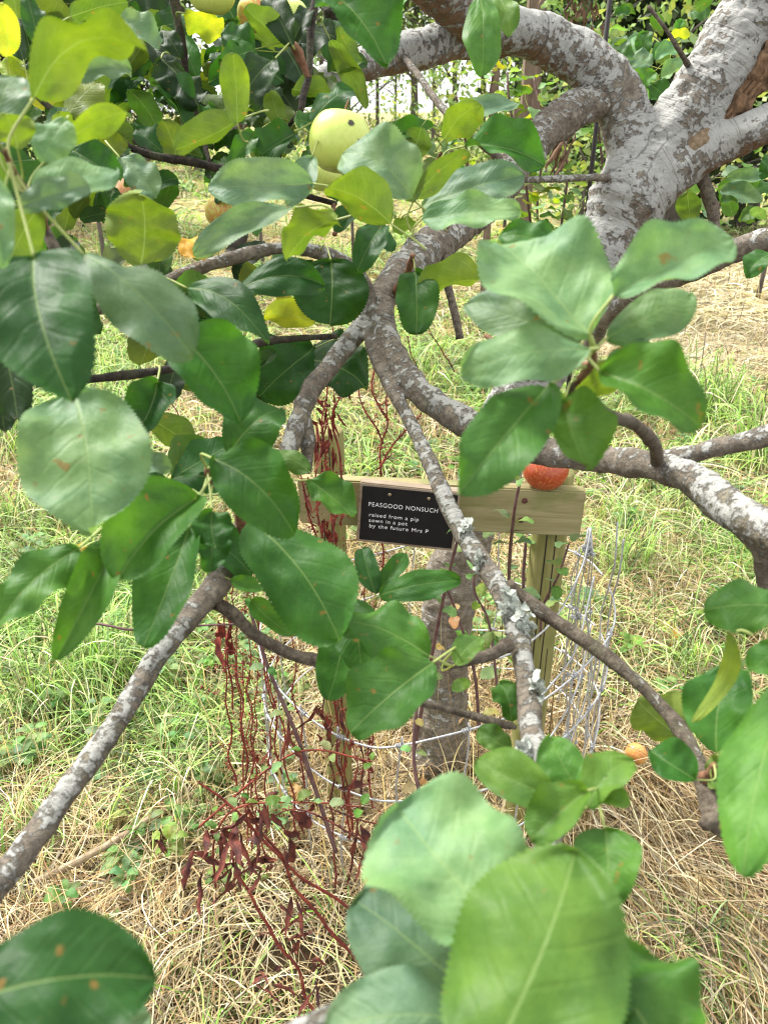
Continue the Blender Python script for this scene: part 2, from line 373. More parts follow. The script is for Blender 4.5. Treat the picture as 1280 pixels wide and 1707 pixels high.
# ================================================================= GROUND
def gh(x, y):
    return 0.035 * np.sin(x * 1.7 + 0.4) * np.sin(y * 1.3) * np.clip((y - 1.0) / 2, 0, 1) + 0.012 * np.sin(x * 9 + y * 4) + 0.010 * np.sin(y * 11 - x * 5)
gx = np.r_[np.linspace(-400, -20, 8), np.linspace(-12, 12, 121), np.linspace(20, 400, 8)]
gy = np.r_[-30, -5, np.linspace(-1, 12, 90), np.linspace(14, 60, 14), 100, 200, 420]
GXm, GYm = np.meshgrid(gx, gy); GZ = gh(GXm, GYm) * (np.abs(GXm) < 12) * (GYm < 30)
GZ = GZ - 0.0 * GYm
vv = np.stack([GXm, GYm, GZ], 2).reshape(-1, 3); nx = len(gx)
ff = [(j * nx + i, j * nx + i + 1, (j + 1) * nx + i + 1, (j + 1) * nx + i) for j in range(len(gy) - 1) for i in range(nx - 1)]
tag(put('ground', vv, ff, M['ground']), kind='structure')

# ---------------------------------------------------------------- grass and straw
def ribbons(xy, ang, L, W, z0, dz, arch, curl, roll, lean, cols, K=6):
    n = len(L); t = np.linspace(0, 1, K)[None, :]
    a = ang[:, None] + curl[:, None] * (t - 0.5)
    dx = np.cos(a); dy = np.sin(a)
    stepL = (L / (K - 1))[:, None] * lean(t) if callable(lean) else (L / (K - 1))[:, None]
    X = xy[:, :1] + np.cumsum(dx * stepL, 1); Y = xy[:, 1:] + np.cumsum(dy * stepL, 1)
    Z = z0[:, None] + dz[:, None] * t + arch[:, None] * 4 * t * (1 - t) + gh(X, Y)
    taper = np.clip(1.15 - t ** 2.2, 0.12, 1) * np.clip(0.5 + 4 * t, 0, 1)
    hw = (W / 2)[:, None] * taper
    sx, sy, sz = -dy * np.cos(roll)[:, None] * hw, dx * np.cos(roll)[:, None] * hw, np.sin(roll)[:, None] * hw
    A = np.stack([X - sx, Y - sy, Z - sz], 2); B = np.stack([X + sx, Y + sy, Z + sz], 2)
    V = np.stack([A, B], 2).reshape(-1, 3)
    base = (np.arange(n) * K * 2)[:, None] + (np.arange(K - 1) * 2)[None, :]
    Fq = np.stack([base, base + 1, base + 3, base + 2], 2).reshape(-1, 4)
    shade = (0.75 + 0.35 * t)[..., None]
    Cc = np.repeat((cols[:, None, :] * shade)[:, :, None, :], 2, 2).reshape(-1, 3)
    return V, Fq, Cc
def palette(pal, n):
    pal = np.array(pal); i = rng.integers(0, len(pal), n); j = rng.integers(0, len(pal), n); f = rng.random((n, 1))
    return np.clip((pal[i] * f + pal[j] * (1 - f)) * rng.choice([0.25, 0.55, 0.9, 1.1, 1.3], (n, 1)) * rng.uniform(0.85, 1.12, (n, 1)), 0.01, 0.9)
STRAW = [(0.60, 0.47, 0.26), (0.70, 0.58, 0.36), (0.78, 0.70, 0.50), (0.50, 0.37, 0.19), (0.62, 0.52, 0.33), (0.40, 0.26, 0.13)]
BROWN = [(0.34, 0.20, 0.11), (0.44, 0.29, 0.17), (0.24, 0.13, 0.07), (0.58, 0.44, 0.28)]
PALE = [(0.80, 0.70, 0.52), (0.72, 0.58, 0.42), (0.66, 0.52, 0.38), (0.85, 0.78, 0.62)]
GREEN = [(0.17, 0.35, 0.05), (0.29, 0.49, 0.09), (0.44, 0.62, 0.17), (0.15, 0.29, 0.07), (0.52, 0.66, 0.26), (0.36, 0.52, 0.24)]
def greenness(x, y):
    g = 0.50 + 0.22 * np.sin(x * 1.9 + 1.3 * np.sin(y * 0.8)) * np.cos(y * 1.15 + 0.6) + 0.16 * np.sin(x * 5.1 + y * 2.3) + 0.10 * np.sin(y * 7.3 - x * 3.7)
    return g
def pix(x, y):
    v = np.stack([x, y, -EYE * np.ones_like(x)], -1)
    d = v @ np.array(FW); return CX + v[..., 0] / d * F, CY - (v @ np.array(UPV)) / d * F
def zone(y0, y1, dens, width, kstraw=1.0, margin=0.25, Lr=(0.10, 0.30), K=6, gr_h=(0.05, 0.17)):
    sl = 0.56
    area = (y1 - y0) * ((y0 + y1) * sl + 2 * margin); n = int(area * dens)
    y = y0 + (y1 - y0) * np.sqrt(rng.random(n) * (1 - (y0 / (y1 + 1e-9)) ** 2) + (y0 / y1) ** 2) * 1.0 if False else y0 + (y1 - y0) * rng.random(n)
    hw = y * sl + margin; x = rng.uniform(-1, 1, n) * (y1 * sl + margin); k = np.abs(x) < hw; x, y = x[k], y[k]; n = len(x)
    px, py = pix(x, y)
    g = greenness(x, y) + rng.normal(0, 0.13, n)
    hay = ((px > 940) & (py > 420) & (py < 640))
    hay2 = ((px > 1000) & (py > 1230) & (py < 1620) & (py > 1230 + (px - 1000) * 0.35 - 40))
    lefttuft = (px < 330) & (py > 950) & (py < 1300)
    g = g - 0.9 * hay - 0.42 * hay2 + 0.12 * lefttuft - 0.13 * (py > 1290) - 0.10 * ((px > 430) & (px < 960) & (py > 1150))
    g += 0.04; g += 0.12 * ((py < 760) & (py > 520) & (px < 1000))
    hollow = 1.1 * np.exp(-(((px - 480) / 210) ** 2 + ((py - 1630) / 120) ** 2)) + 0.7 * np.exp(-(((px - 560) / 90) ** 2 + ((py - 1400) / 60) ** 2)) + .6 * np.exp(-(((px - 1060) / 60) ** 2 + ((py - 1560) / 50) ** 2))
    keep = rng.random(n) > 0.975 * hollow
    x, y, g, px, py, hay, hay2 = [q[keep] for q in (x, y, g, px, py, hay, hay2)]; n = len(x)
    isg = g > 0.62
    outs = []
    # lying straw
    m = ~isg; c = int(m.sum()); xy = np.stack([x[m], y[m]], 1); h2 = hay2[m]; h1 = hay[m]
    ang = rng.uniform(0, 2 * np.pi, c); ang = np.where(h2, rng.normal(-0.95, 0.6, c), ang); ang = np.where(h1, rng.normal(0.4, 0.9, c), ang)
    cols = palette(STRAW, c); br = rng.random(c) < 0.16; cols[br] = palette(BROWN, int(br.sum()))
    pk = h1 | (rng.random(c) < 0.22); cols[pk] = palette(PALE, int(pk.sum()))
    L = rng.uniform(*Lr, c) * np.where(h2 | h1, 1.35, 1.0)
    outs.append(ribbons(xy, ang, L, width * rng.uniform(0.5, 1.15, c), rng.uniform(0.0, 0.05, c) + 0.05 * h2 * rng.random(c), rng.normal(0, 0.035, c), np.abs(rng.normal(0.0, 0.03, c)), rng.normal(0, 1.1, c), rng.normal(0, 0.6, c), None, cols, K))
    # green blades, growing and flopping
    c = int(isg.sum()); xy = np.stack([x[isg], y[isg]], 1); ang = rng.uniform(0, 2 * np.pi, c)
    cols = palette(GREEN, c); H = rng.uniform(*gr_h, c)
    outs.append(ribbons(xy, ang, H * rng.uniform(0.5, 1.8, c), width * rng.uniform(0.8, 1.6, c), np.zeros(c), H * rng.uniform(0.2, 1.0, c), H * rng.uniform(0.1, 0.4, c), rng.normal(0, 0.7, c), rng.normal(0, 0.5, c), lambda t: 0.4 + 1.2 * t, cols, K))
    # upright dead stems
    c = int(n * 0.10); i = rng.integers(0, n, c); xy = np.stack([x[i], y[i]], 1); H = rng.uniform(0.08, 0.25, c)
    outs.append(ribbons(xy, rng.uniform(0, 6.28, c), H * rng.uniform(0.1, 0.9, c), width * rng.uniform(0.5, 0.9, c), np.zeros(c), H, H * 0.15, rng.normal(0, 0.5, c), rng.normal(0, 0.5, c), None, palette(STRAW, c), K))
    return outs
def tuft(x, y, n, h, spread, wd, pal=GREEN, pale=0.15, K=8):
    xy = np.stack([x + rng.normal(0, spread * 0.25, n), y + rng.normal(0, spread * 0.25, n)], 1)
    ang = rng.uniform(0, 6.28, n); H = h * rng.uniform(0.5, 1.1, n); cols = palette(pal, n); b = rng.random(n) < pale; cols[b] = palette(PALE, int(b.sum()))
    return ribbons(xy, ang, spread * rng.uniform(0.3, 1.3, n), wd * rng.uniform(0.7, 1.3, n), np.zeros(n), H * rng.uniform(0.1, 1.0, n), H * rng.uniform(0.3, 0.7, n), rng.normal(0, 0.5, n), rng.normal(0, 0.4, n), lambda t: 0.35 + 1.3 * t, cols, K)
parts = []
parts += zone(0.75, 1.7, 11000, 0.0030, K=7)
parts += zone(1.7, 3.2, 7200, 0.0040, K=6)
parts += zone(3.2, 6.0, 3000, 0.0060, K=5, Lr=(0.12, 0.34), margin=0.2)
parts += zone(6.0, 12.0, 800, 0.0115, K=4, Lr=(0.15, 0.4), margin=0.2, gr_h=(0.06, 0.2))
parts += zone(12.0, 40.0, 62, 0.028, K=4, Lr=(0.2, 0.7), margin=0.2, gr_h=(0.1, 0.35))
for (px_, py_, n_, h_, s_) in [(150, 1150, 260, 0.26, 0.22), (230, 1130, 160, 0.22, 0.2), (60, 1180, 120, 0.2, 0.2), (1040, 960, 220, 0.24, 0.2), (1150, 720, 180, 0.4, 0.35), (1255, 790, 200, 0.35, 0.3), (1200, 700, 90, 0.4, 0.3),
                               (20, 760, 200, 0.3, 0.35), (10, 900, 160, 0.25, 0.25), (1120, 1620, 120, 0.12, 0.16), (1230, 1660, 120, 0.12, 0.16), (1150, 1130, 120, 0.18, 0.16),
                               (1240, 1060, 120, 0.18, 0.18), (620, 620, 140, 0.3, 0.4), (700, 640, 120, 0.3, 0.4), (1020, 880, 120, 0.2, 0.2), (1210, 1580, 90, 0.12, 0.16), (1100, 1690, 90, 0.1, 0.14), (1250, 950, 120, 0.18, 0.2), (1180, 1060, 90, 0.14, 0.16), (60, 1400, 90, 0.13, 0.18), (290, 1330, 70, 0.14, 0.16), (1060, 700, 130, 0.3, 0.4), (1130, 800, 120, 0.25, 0.3), (1180, 900, 130, 0.16, 0.2)]:
    g_ = G(px_, py_); parts.append(tuft(g_.x, g_.y, n_, h_, s_, 0.0034 if g_.y < 3 else 0.0055))
wr = random.Random(77); wm = MB()
COLW = [(0.16, 0.28, 0.12), (0.12, 0.22, 0.06), (0.22, 0.34, 0.15), (0.2, 0.3, 0.08)]
GW = []
for k in range(260):
    yy = wr.uniform(1.2, 5.5) if k % 3 else wr.uniform(1.1, 2.4); xx = wr.uniform(-1, 1) * (yy * .56 + .1)
    if math.hypot(xx - .1, yy - 1.6) < .2 or (xx > .35 and yy < 1.75): continue
    GW.append((xx, yy, wr.uniform(.02, .10), wr.choice(COLW), wr.randint(3, 6), wr.uniform(.025, .05) * (1 if yy < 3 else 1.4)))
# long pale seed stems standing inside the wire ring
n = 170; an = rng.uniform(0, 6.28, n); rd = np.sqrt(rng.random(n)) * 0.42
xy = np.stack([0.08 + rd * np.cos(an), 1.55 + rd * np.sin(an)], 1); H = rng.uniform(0.25, 0.62, n)
cols = palette(STRAW + BROWN, n)
parts.append(ribbons(xy, rng.uniform(0, 6.28, n), H * rng.uniform(0.05, 0.5, n), 0.0026 * rng.uniform(0.5, 1.5, n), np.zeros(n), H, H * 0.1, rng.normal(0, 0.6, n), rng.normal(0, 0.6, n), None, cols, 8))
# stubbly long hay swept down the right
g0 = G(1080, 1400); n = 1300
xy = np.stack([g0.x + rng.normal(0.12, 0.2, n), g0.y + rng.normal(0.0, 0.2, n)], 1)
cols = palette(STRAW + PALE, n); b = rng.random(n) < 0.3; cols[b] = palette(BROWN, int(b.sum()))
parts.append(ribbons(xy, rng.normal(-0.85, 0.5, n), rng.uniform(0.16, 0.42, n), 0.0026 * rng.uniform(0.5, 1.2, n), rng.uniform(0.03, 0.12, n), rng.normal(-0.03, 0.03, n), np.abs(rng.normal(0.02, 0.02, n)), rng.normal(0, 0.5, n), rng.normal(0, 0.6, n), None, cols, 8))
off = 0; VV, FFq, CC = [], [], []
for (a, b, c) in parts:
    VV.append(a); FFq.append(b + off); CC.append(c); off += len(a)
VV = np.vstack(VV).astype(np.float32); FFq = np.vstack(FFq).astype(np.int32); CC = np.vstack(CC).astype(np.float32)
me = bpy.data.meshes.new('grass'); me.vertices.add(len(VV)); me.vertices.foreach_set('co', VV.ravel())
me.loops.add(FFq.size); me.loops.foreach_set('vertex_index', FFq.ravel())
me.polygons.add(len(FFq)); me.polygons.foreach_set('loop_start', np.arange(0, FFq.size, 4, dtype=np.int32)); me.polygons.foreach_set('loop_total', np.full(len(FFq), 4, np.int32))
me.update(calc_edges=True)
ca = me.color_attributes.new('Col', 'FLOAT_COLOR', 'POINT'); ca.data.foreach_set('color', np.hstack([CC, np.ones((len(CC), 1), np.float32)]).ravel())
me.materials.append(M['grass']); go = bpy.data.objects.new('grass', me); C.objects.link(go)
tag(go, 'long dry straw and green grass covering the orchard floor', 'grass', kind='stuff')
print('grass quads', len(FFq))

# ================================================================= APPLE TREE
tree = empty('apple_tree', G(728, 1310), 'old apple tree with lichen-covered grey trunk and branches reaching over the sign', 'apple tree')
trunk_p = pl([(722, 1345, 135, 2.17), (728, 1290, 104, 2.13), (735, 1180, 90, 2.05), (742, 1050, 86, 1.97), (765, 930, 88, 1.92), (812, 800, 92, 1.88), (868, 660, 96, 1.84), (948, 530, 98, 1.80), (1010, 410, 108, 1.77), (1055, 320, 128, 1.75), (1078, 262, 118, 1.75)])
limb_a = pl([(1060, 330, 105, 1.75), (1112, 245, 110, 1.75), (1180, 145, 112, 1.71), (1248, 35, 110, 1.67), (1320, -90, 108, 1.6)])
limb_b = pl([(1065, 330, 90, 1.75), (1120, 287, 78, 1.73), (1195, 245, 64, 1.70), (1300, 198, 66, 1.66)])
arch = pl([(1055, 330, 95, 1.76), (1050, 250, 82, 1.75), (1040, 190, 82, 1.74), (1010, 138, 84, 1.72), (955, 92, 80, 1.69), (895, 62, 78, 1.66), (840, 48, 72, 1.63)])
arch2 = pl([(895, 62, 66, 1.66), (800, 30, 78, 1.58), (755, 0, 78, 1.52), (680, -60, 78, 1.4)])
arch3 = pl([(880, 62, 56, 1.66), (800, 66, 58, 1.64), (720, 76, 62, 1.60), (640, 95, 60, 1.56), (560, 125, 50, 1.5), (470, 165, 40, 1.45), (380, 205, 34, 1.4), (300, 240, 26, 1.35), (200, 270, 20, 1.3), (60, 300, 16, 1.25)])
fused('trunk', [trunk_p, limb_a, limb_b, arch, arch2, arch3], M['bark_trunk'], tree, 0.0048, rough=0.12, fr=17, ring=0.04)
wd = MB()
for rows in ([(1325, 40, 40, 1.635), (1284, 98, 44, 1.655), (1250, 148, 42, 1.68), (1216, 192, 34, 1.695), (1186, 220, 18, 1.705)],):
    c = catmull(pl(rows), .003); wd.tube(c, 20, rough=.5, fr=30)
for k in range(26):
    a = wd and rng.uniform(-9, 9); j = rng.uniform(-12, 12)
    wd.tube(catmull(pl([(1322 + a, 44 + j, 6, 1.625), (1267 + a, 123 + j, 7, 1.652), (1198 + a + j * .4, 208 + j * .4, 5, 1.69)]), .01), 6, rough=.4, fr=90)
wd.build('split_bark', M['wound'], tree)
wd = MB(); wd.tube(catmull(pl([(1200, 212, 18, 1.695), (1174, 236, 38, 1.690), (1148, 252, 30, 1.695), (1132, 260, 10, 1.705)]), .003), 20, rough=.25, fr=40); wd.build('healed_scar', M['scar'], tree)
stem = pl([(1035, 170, 50, 1.75), (985, 172, 56, 1.71), (930, 202, 60, 1.65), (890, 238, 58, 1.6), (842, 300, 58, 1.5), (790, 352, 62, 1.4), (735, 398, 66, 1.3), (680, 448, 60, 1.17), (632, 500, 52, 1.09), (615, 535, 44, 1.07)])
B1 = pl([(632, 495, 44, 1.09), (642, 560, 44, 1.05), (685, 637, 45, 1.0), (750, 690, 46, .97), (830, 730, 46, .93), (920, 755, 44, .9), (1000, 765, 44, .86), (1080, 775, 50, .8), (1150, 797, 58, .76), (1215, 848, 60, .72), (1310, 900, 64, .66)])
B2 = pl([(618, 520, 30, 1.08), (622, 580, 25, 1.04), (648, 640, 23, 1.01), (682, 700, 25, .97), (720, 780, 28, .92), (755, 860, 32, .88), (792, 920, 36, .84), (835, 985, 36, .8), (862, 1060, 36, .76), (878, 1140, 38, .72), (888, 1230, 42, .68), (932, 1320, 44, .62), (905, 1430, 44, .56)])
B3 = pl([(622, 525, 40, 1.08), (590, 560, 34, 1.06), (550, 610, 33, 1.03), (515, 655, 36, 1.0), (492, 720, 35, .97), (470, 772, 30, .93), (430, 832, 32, .88), (402, 890, 37, .84), (372, 960, 42, .8), (330, 1012, 43, .77), (270, 1085, 38, .74), (190, 1212, 38, .70), (110, 1322, 43, .66), (40, 1420, 48, .63), (-50, 1530, 52, .6)])
fused('branch', [stem, B1, B2, B3], M['bark_limb'], tree, 0.0021, rough=0.13, fr=42, ring=0.10)
TW = M['bark_limb']
br = lambda rows, mt=TW, **k: branch(rows, mt, parent=tree, **k)
br([(1060, 775, 30, .815), (1140, 760, 32, .80), (1220, 740, 33, .78), (1310, 720, 34, .76)])
br([(1240, 868, 50, .70), (1270, 905, 46, .70), (1278, 960, 38, .72), (1290, 1020, 30, .74)])
br([(845, 972, 20, .80), (870, 995, 22, .80), (905, 1023, 24, .79), (960, 1058, 23, .77), (1030, 1110, 23, .74), (1090, 1165, 23, .71), (1140, 1228, 28, .67), (1170, 1300, 34, .63), (1195, 1365, 46, .6), (1210, 1385, 30, .6)], M['bark_twig'])
br([(1195, 1365, 34, .6), (1175, 1372, 24, .59), (1165, 1368, 10, .59)], M['bark_twig'])
br([(505, 690, 28, .985), (513, 740, 24, .98), (513, 790, 12, .98)])
br([(622, 505, 22, 1.08), (605, 470, 24, 1.07), (580, 442, 24, 1.06), (545, 425, 23, 1.04), (490, 413, 22, 1.02), (430, 419, 22, 1.0), (370, 435, 22, .97), (310, 456, 22, .95), (250, 482, 20, .92), (150, 520, 18, .9), (20, 555, 15, .87), (-60, 580, 12, .85)])
br([(360, 1005, 24, .79), (385, 1020, 22, .79), (430, 1062, 20, .80), (490, 1092, 20, .80), (525, 1100, 22, .80), (560, 1120, 13, .80), (600, 1140, 12, .79), (680, 1165, 12, .78), (760, 1186, 13, .78), (830, 1205, 15, .77), (860, 1212, 8, .77)], M['bark_twig'])
br([(523, 1103, 14, .80), (545, 1122, 9, .8), (570, 1135, 5, .79)], M['bark_twig'])
br([(60, 640, 14, .78), (170, 630, 14, .8), (240, 622, 15, .83), (330, 604, 14, .87), (440, 570, 13, .95), (560, 560, 10, 1.03)], M['bark_dark'])
br([(50, 150, 8, .95), (100, 190, 11, .97), (180, 228, 12, 1.0), (250, 258, 12, 1.03), (330, 272, 13, 1.05), (400, 292, 13, 1.08), (470, 315, 10, 1.1), (560, 340, 8, 1.15)], M['bark_dark'])
br([(118, 110, 15, 1.1), (135, 140, 16, 1.1), (165, 178, 14, 1.12), (200, 215, 10, 1.15), (260, 262, 9, 1.06)], M['bark_dark'])
br([(285, -30, 16, 1.0), (296, 30, 15, 1.02), (305, 75, 13, 1.03), (312, 130, 10, 1.05), (330, 200, 9, 1.08), (350, 272, 9, 1.06)], M['bark_dark'])
br([(535, -40, 14, .95), (522, 20, 13, .95), (517, 70, 11, .95), (516, 120, 11, .95), (507, 155, 13, .95), (500, 188, 10, .95), (480, 215, 7, .97), (455, 300, 8, 1.04), (440, 310, 8, 1.08)], M['bark_dark'])
br([(550, 10, 26, 1.3), (560, 60, 26, 1.35), (585, 112, 24, 1.48)], M['bark_dark'])
br([(445, 240, 18, 1.38), (432, 300, 21, 1.34), (415, 350, 20, 1.3), (400, 400, 20, 1.25), (380, 432, 20, 1.0)], M['bark_dark'])
br([(65, 365, 12, .7), (82, 395, 18, .7), (97, 425, 20, .7), (120, 470, 16, .75), (150, 520, 14, .88)], M['bark_twig'])
br([(672, 95, 10, 1.55), (700, 130, 12, 1.5), (735, 178, 13, 1.45), (772, 212, 14, 1.42), (830, 262, 16, 1.5)], M['bark_limb'])
br([(1165, 285, 24, 1.74), (1182, 330, 22, 1.74), (1190, 370, 20, 1.74), (1186, 420, 16, 1.72)], M['bark_twig'])
br([(1310, 395, 44, 1.35), (1230, 415, 40, 1.38), (1160, 450, 34, 1.42), (1080, 482, 28, 1.5), (1020, 520, 26, 1.6), (975, 580, 28, 1.75), (930, 600, 28, 1.82)])
br([(742, 425, 14, 1.24), (744, 465, 14, 1.22), (755, 510, 13, 1.2), (764, 550, 13, 1.18), (766, 565, 15, 1.18)], M['bark_twig'])
br([(1080, 10, 7, 1.6), (1110, 50, 7, 1.6), (1135, 90, 8, 1.62), (1150, 115, 10, 1.7)], M['bark_twig'])
br([(800, 405, 8, 1.5), (840, 430, 7, 1.52), (790, 400, 8, 1.42)][:2] + [(860, 455, 5, 1.55)], M['bark_twig'])
br([(870, 300, 9, 1.58), (930, 298, 12, 1.62), (1000, 296, 12, 1.68), (1030, 300, 14, 1.75)], M['bark_limb'])
br([(480, 1730, 40, .33), (560, 1690, 36, .35), (640, 1640, 36, .38), (720, 1600, 30, .41), (800, 1540, 26, .46), (905, 1430, 24, .55)], M['bark_limb'])
br([(1170, 1300, 18, .63), (1240, 1290, 14, .58), (1300, 1260, 14, .52)], M['bark_twig'])
br([(-30, 1740, 30, .3), (-80, 1640, 36, .4), (-60, 1540, 30, .58)], M['bark_limb'])
# short spurs that carry the leaf rosettes
def spur(rows, mt=None): br(rows, mt or M['spur'], name='spur', rough=0.25, fr=140, seg=10, step=0.002)
spur([(655, 492, 18, 1.1), (675, 465, 13, 1.05), (684, 440, 12, 1.02), (688, 425, 9, 1.0)])
spur([(745, 398, 12, 1.3), (738, 340, 8, 1.2), (722, 300, 10, 1.12), (728, 270, 11, 1.1), (740, 250, 8, 1.09)])
br([(1095, 778, 22, .80), (1090, 742, 22, .72), (1055, 706, 22, .60), (1018, 696, 22, .53), (985, 672, 20, .50), (950, 655, 15, .48), (962, 636, 11, .47)], M['bark_twig'])
spur([(962, 636, 12, .47), (982, 612, 15, .455), (990, 596, 13, .45), (988, 585, 7, .445)])
spur([(845, 1075, 26, .74), (820, 1090, 20, .72), (780, 1102, 18, .70), (755, 1108, 14, .68), (735, 1105, 10, .67)], M['bark_twig'])
spur([(405, 895, 22, .84), (398, 850, 16, .76), (375, 820, 14, .68), (350, 795, 14, .63), (345, 780, 10, .62)])
spur([(930, 1320, 20, .62), (950, 1345, 14, .55), (968, 1340, 22, .48), (985, 1340, 14, .45)])
spur([(1170, 1300, 24, .63), (1185, 1290, 20, .6), (1190, 1275, 10, .58)])
spur([(515, 130, 10, .95), (500, 95, 16, .94), (492, 80, 16, .93), (485, 72, 8, .92)])
spur([(75, 380, 14, .7), (66, 345, 12, .62), (45, 320, 12, .52), (25, 290, 12, .45), (8, 250, 8, .42)])
spur([(555, 340, 8, 1.15), (562, 375, 9, 1.08), (558, 390, 8, 1.06)])
spur([(625, 1090, 8, .79), (618, 1040, 8, .80), (626, 995, 8, .82)])
spur([(810, 560, 8, 1.03), (860, 590, 8, .9), (900, 1000, 4, .9)][:2] + [(985, 608, 8, .5)])
spur([(905, 1430, 20, .56), (880, 1470, 16, .48), (850, 1520, 14, .40), (835, 1560, 12, .36)])
# raised lichen tufts
rl = random.Random(3)
for (x, y, d, r, cnt) in [(845, 1010, .78, 20, 42), (870, 1040, .765, 20, 38), (890, 1145, .715, 15, 22), (868, 1250, .67, 17, 26), (775, 880, .86, 14, 20), (800, 935, .83, 14, 20), (1205, 1305, .62, 11, 14)]:
    mb = MB()
    for k in range(cnt):
        a = rl.random() * 6.28; q = r * math.sqrt(rl.random()); c = P(x + q * math.cos(a) * .7, y + q * math.sin(a) * 1.5, d) - FW * (0.010 + 0.004 * rl.random())
        ax = Vector((rl.gauss(0, 1), rl.gauss(0, 1), rl.gauss(0, 1))).normalized(); bx = ax.orthogonal().normalized()
        s_ = 0.003 + 0.0035 * rl.random(); cx_ = ax.cross(bx); base = len(mb.v); ns_ = 9
        mb.v.append(c); mb.uv.append((0, 0)); mb.c.append((0, 0, 0))
        for j in range(ns_):
            an = 6.283 * j / ns_; rr = s_ * (0.6 + 0.6 * rl.random()); mb.v.append(c + (bx * math.cos(an) + cx_ * math.sin(an)) * rr + ax * s_ * 0.6 * rl.random()); mb.uv.append((0, 0)); mb.c.append((0, 0, 0))
        for j in range(ns_): mb.f.append((base, base + 1 + j, base + 1 + (j + 1) % ns_))
    mb.build('lichen_tuft', M['lichen'], tree)

# ---------------------------------------------------------------- leaves
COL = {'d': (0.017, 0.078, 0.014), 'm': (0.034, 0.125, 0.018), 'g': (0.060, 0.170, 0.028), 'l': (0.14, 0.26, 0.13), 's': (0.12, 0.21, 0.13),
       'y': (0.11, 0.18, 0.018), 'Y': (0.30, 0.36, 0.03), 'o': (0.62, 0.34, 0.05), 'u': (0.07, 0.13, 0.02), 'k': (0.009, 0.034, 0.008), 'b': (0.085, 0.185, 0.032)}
def leaf_grid(B, T, Nn, W, rnd, nu=12, nv=40, cup=0.12, bend=0.08, wave=0.05, fold=0.0, tip=0.5, twist=0.0, teeth=1.0):
    A = T - B; L = A.length; A = A.normalized(); Nn = (Nn - A * Nn.dot(A)).normalized(); Sd = A.cross(Nn).normalized()
    ph1, ph2, asy, p1 = rnd.random() * 6.28, rnd.random() * 6.28, rnd.uniform(-.08, .08), rnd.uniform(0.50, 0.62)
    vs, uv = [], []; pk = None
    prof = []
    for j in range(nv + 1):
        t = j / nv; w_ = (t ** p1) * ((1 - t) ** (0.40 + 0.30 * tip)); prof.append(w_)
    mx = max(prof); latb = rnd.uniform(-.07, .07); droop = rnd.uniform(.0, .16); fr1, fr2 = rnd.uniform(5, 9), rnd.uniform(5, 9); irr = rnd.uniform(.03, .10)
    for j in range(nv + 1):
        t = j / nv; w_ = prof[j] / mx * W * 0.5
        th = twist * (t - 0.4); N2 = Nn * math.cos(th) + Sd * math.sin(th); S2 = Sd * math.cos(th) - Nn * math.sin(th)
        c = B + A * (L * t) + Nn * (bend * L * 4 * t * (1 - t) + droop * L * (t - t ** 3) * 1.2) + Sd * (latb * L * 4 * t * (1 - t))
        tooth = ((0.028 if nv < 50 else 0.026) * W * teeth) if j % 2 else 0.0
        for i in range(nu + 1):
            u = 2 * i / nu - 1; au = abs(u)
            sw = (w_ * (1 + asy * (1 if u > 0 else -1) + irr * math.sin(t * (fr1 if u > 0 else fr2) + (ph1 if u > 0 else ph2))) + (tooth if au > 0.99 and 0 < j < nv else 0)) * u
            ap = min(1, abs(sw) * 2 / W); phs = ((t - 0.26 * ap - .10 * ap * ap) * 6 + (0.45 if u > 0 else 0)) % 1.0
            z = 0.009 * W * (1 - abs(2 * phs - 1) ** 3 - .5) * min(1, 3 * au) * (1 - au ** 3) * min(1, 6 * t * (1 - t) + .1)
            z += W * (.07 * noise.noise(Vector((u * 1.7 + ph1 * 3, t * 3.2, ph2))) + .03 * noise.noise(Vector((u * 4 + ph1 * 3, t * 7, ph2)))) * (.3 + .7 * au)
            z += cup * W * (au ** 1.6) * math.sin(math.pi * min(1, t + .1)) * 0.5 + fold * abs(sw)
            z += wave * W * (au ** 2) * math.sin(t * (9 + 7 * (ph2 / 6.28)) + ph1 + (2.1 if u > 0 else 0)) + 0.012 * W * math.sin(t * 23 + ph2) * au * (1 - au) * 4
            vs.append(c + S2 * sw * (1 - 0.25 * abs(fold)) + N2 * z); uv.append((.5 + sw / W, t))
    q = nu + 1
    fs = [(j * q + i, j * q + i + 1, (j + 1) * q + i + 1, (j + 1) * q + i) for j in range(nv) for i in range(nu)]
    return vs, fs, uv
def leaf_frame(b, t, wpx, d, side, rnd, flat=0.65):
    B = P(b[0], b[1], d); tocam = (CAM - B).normalized()
    T0 = P(t[0], t[1], d); I = T0 - B; Li = I.length; Id = I.normalized()
    j = Vector((rnd.gauss(0, .14), rnd.gauss(0, .14), rnd.gauss(0, .10)))
    Nn = (tocam * 0.8 + Vector((0, 0, 1)) * flat + j) if side == 't' else (tocam * -0.85 + Vector((0, 0, 1)) * flat + j)
    Nn.normalize(); fv = -tocam; den = fv.dot(Nn)
    s_ = max(-.6, min(.6, -Id.dot(Nn) / den)) if abs(den) > .05 else 0
    dt = d * (1 + s_ * Li / d * 0.999)
    T = P(t[0], t[1], dt)
    A = (T - B).normalized(); Nn = (Nn - A * Nn.dot(A)).normalized(); Sd = A.cross(Nn)
    perp = Id.cross(fv).normalized(); f = max(.45, abs(Sd.dot(perp)))
    return B, T, Nn, wpx * d / F / f * .94
def nearest(Bp, A):
    best, bd = None, 1e9
    for (q, r) in ATT:
        dd = (q - Bp).length + max(0, (q - Bp).dot(A)) * 0.8
        if dd < bd: bd = dd; best = q
    return best, bd
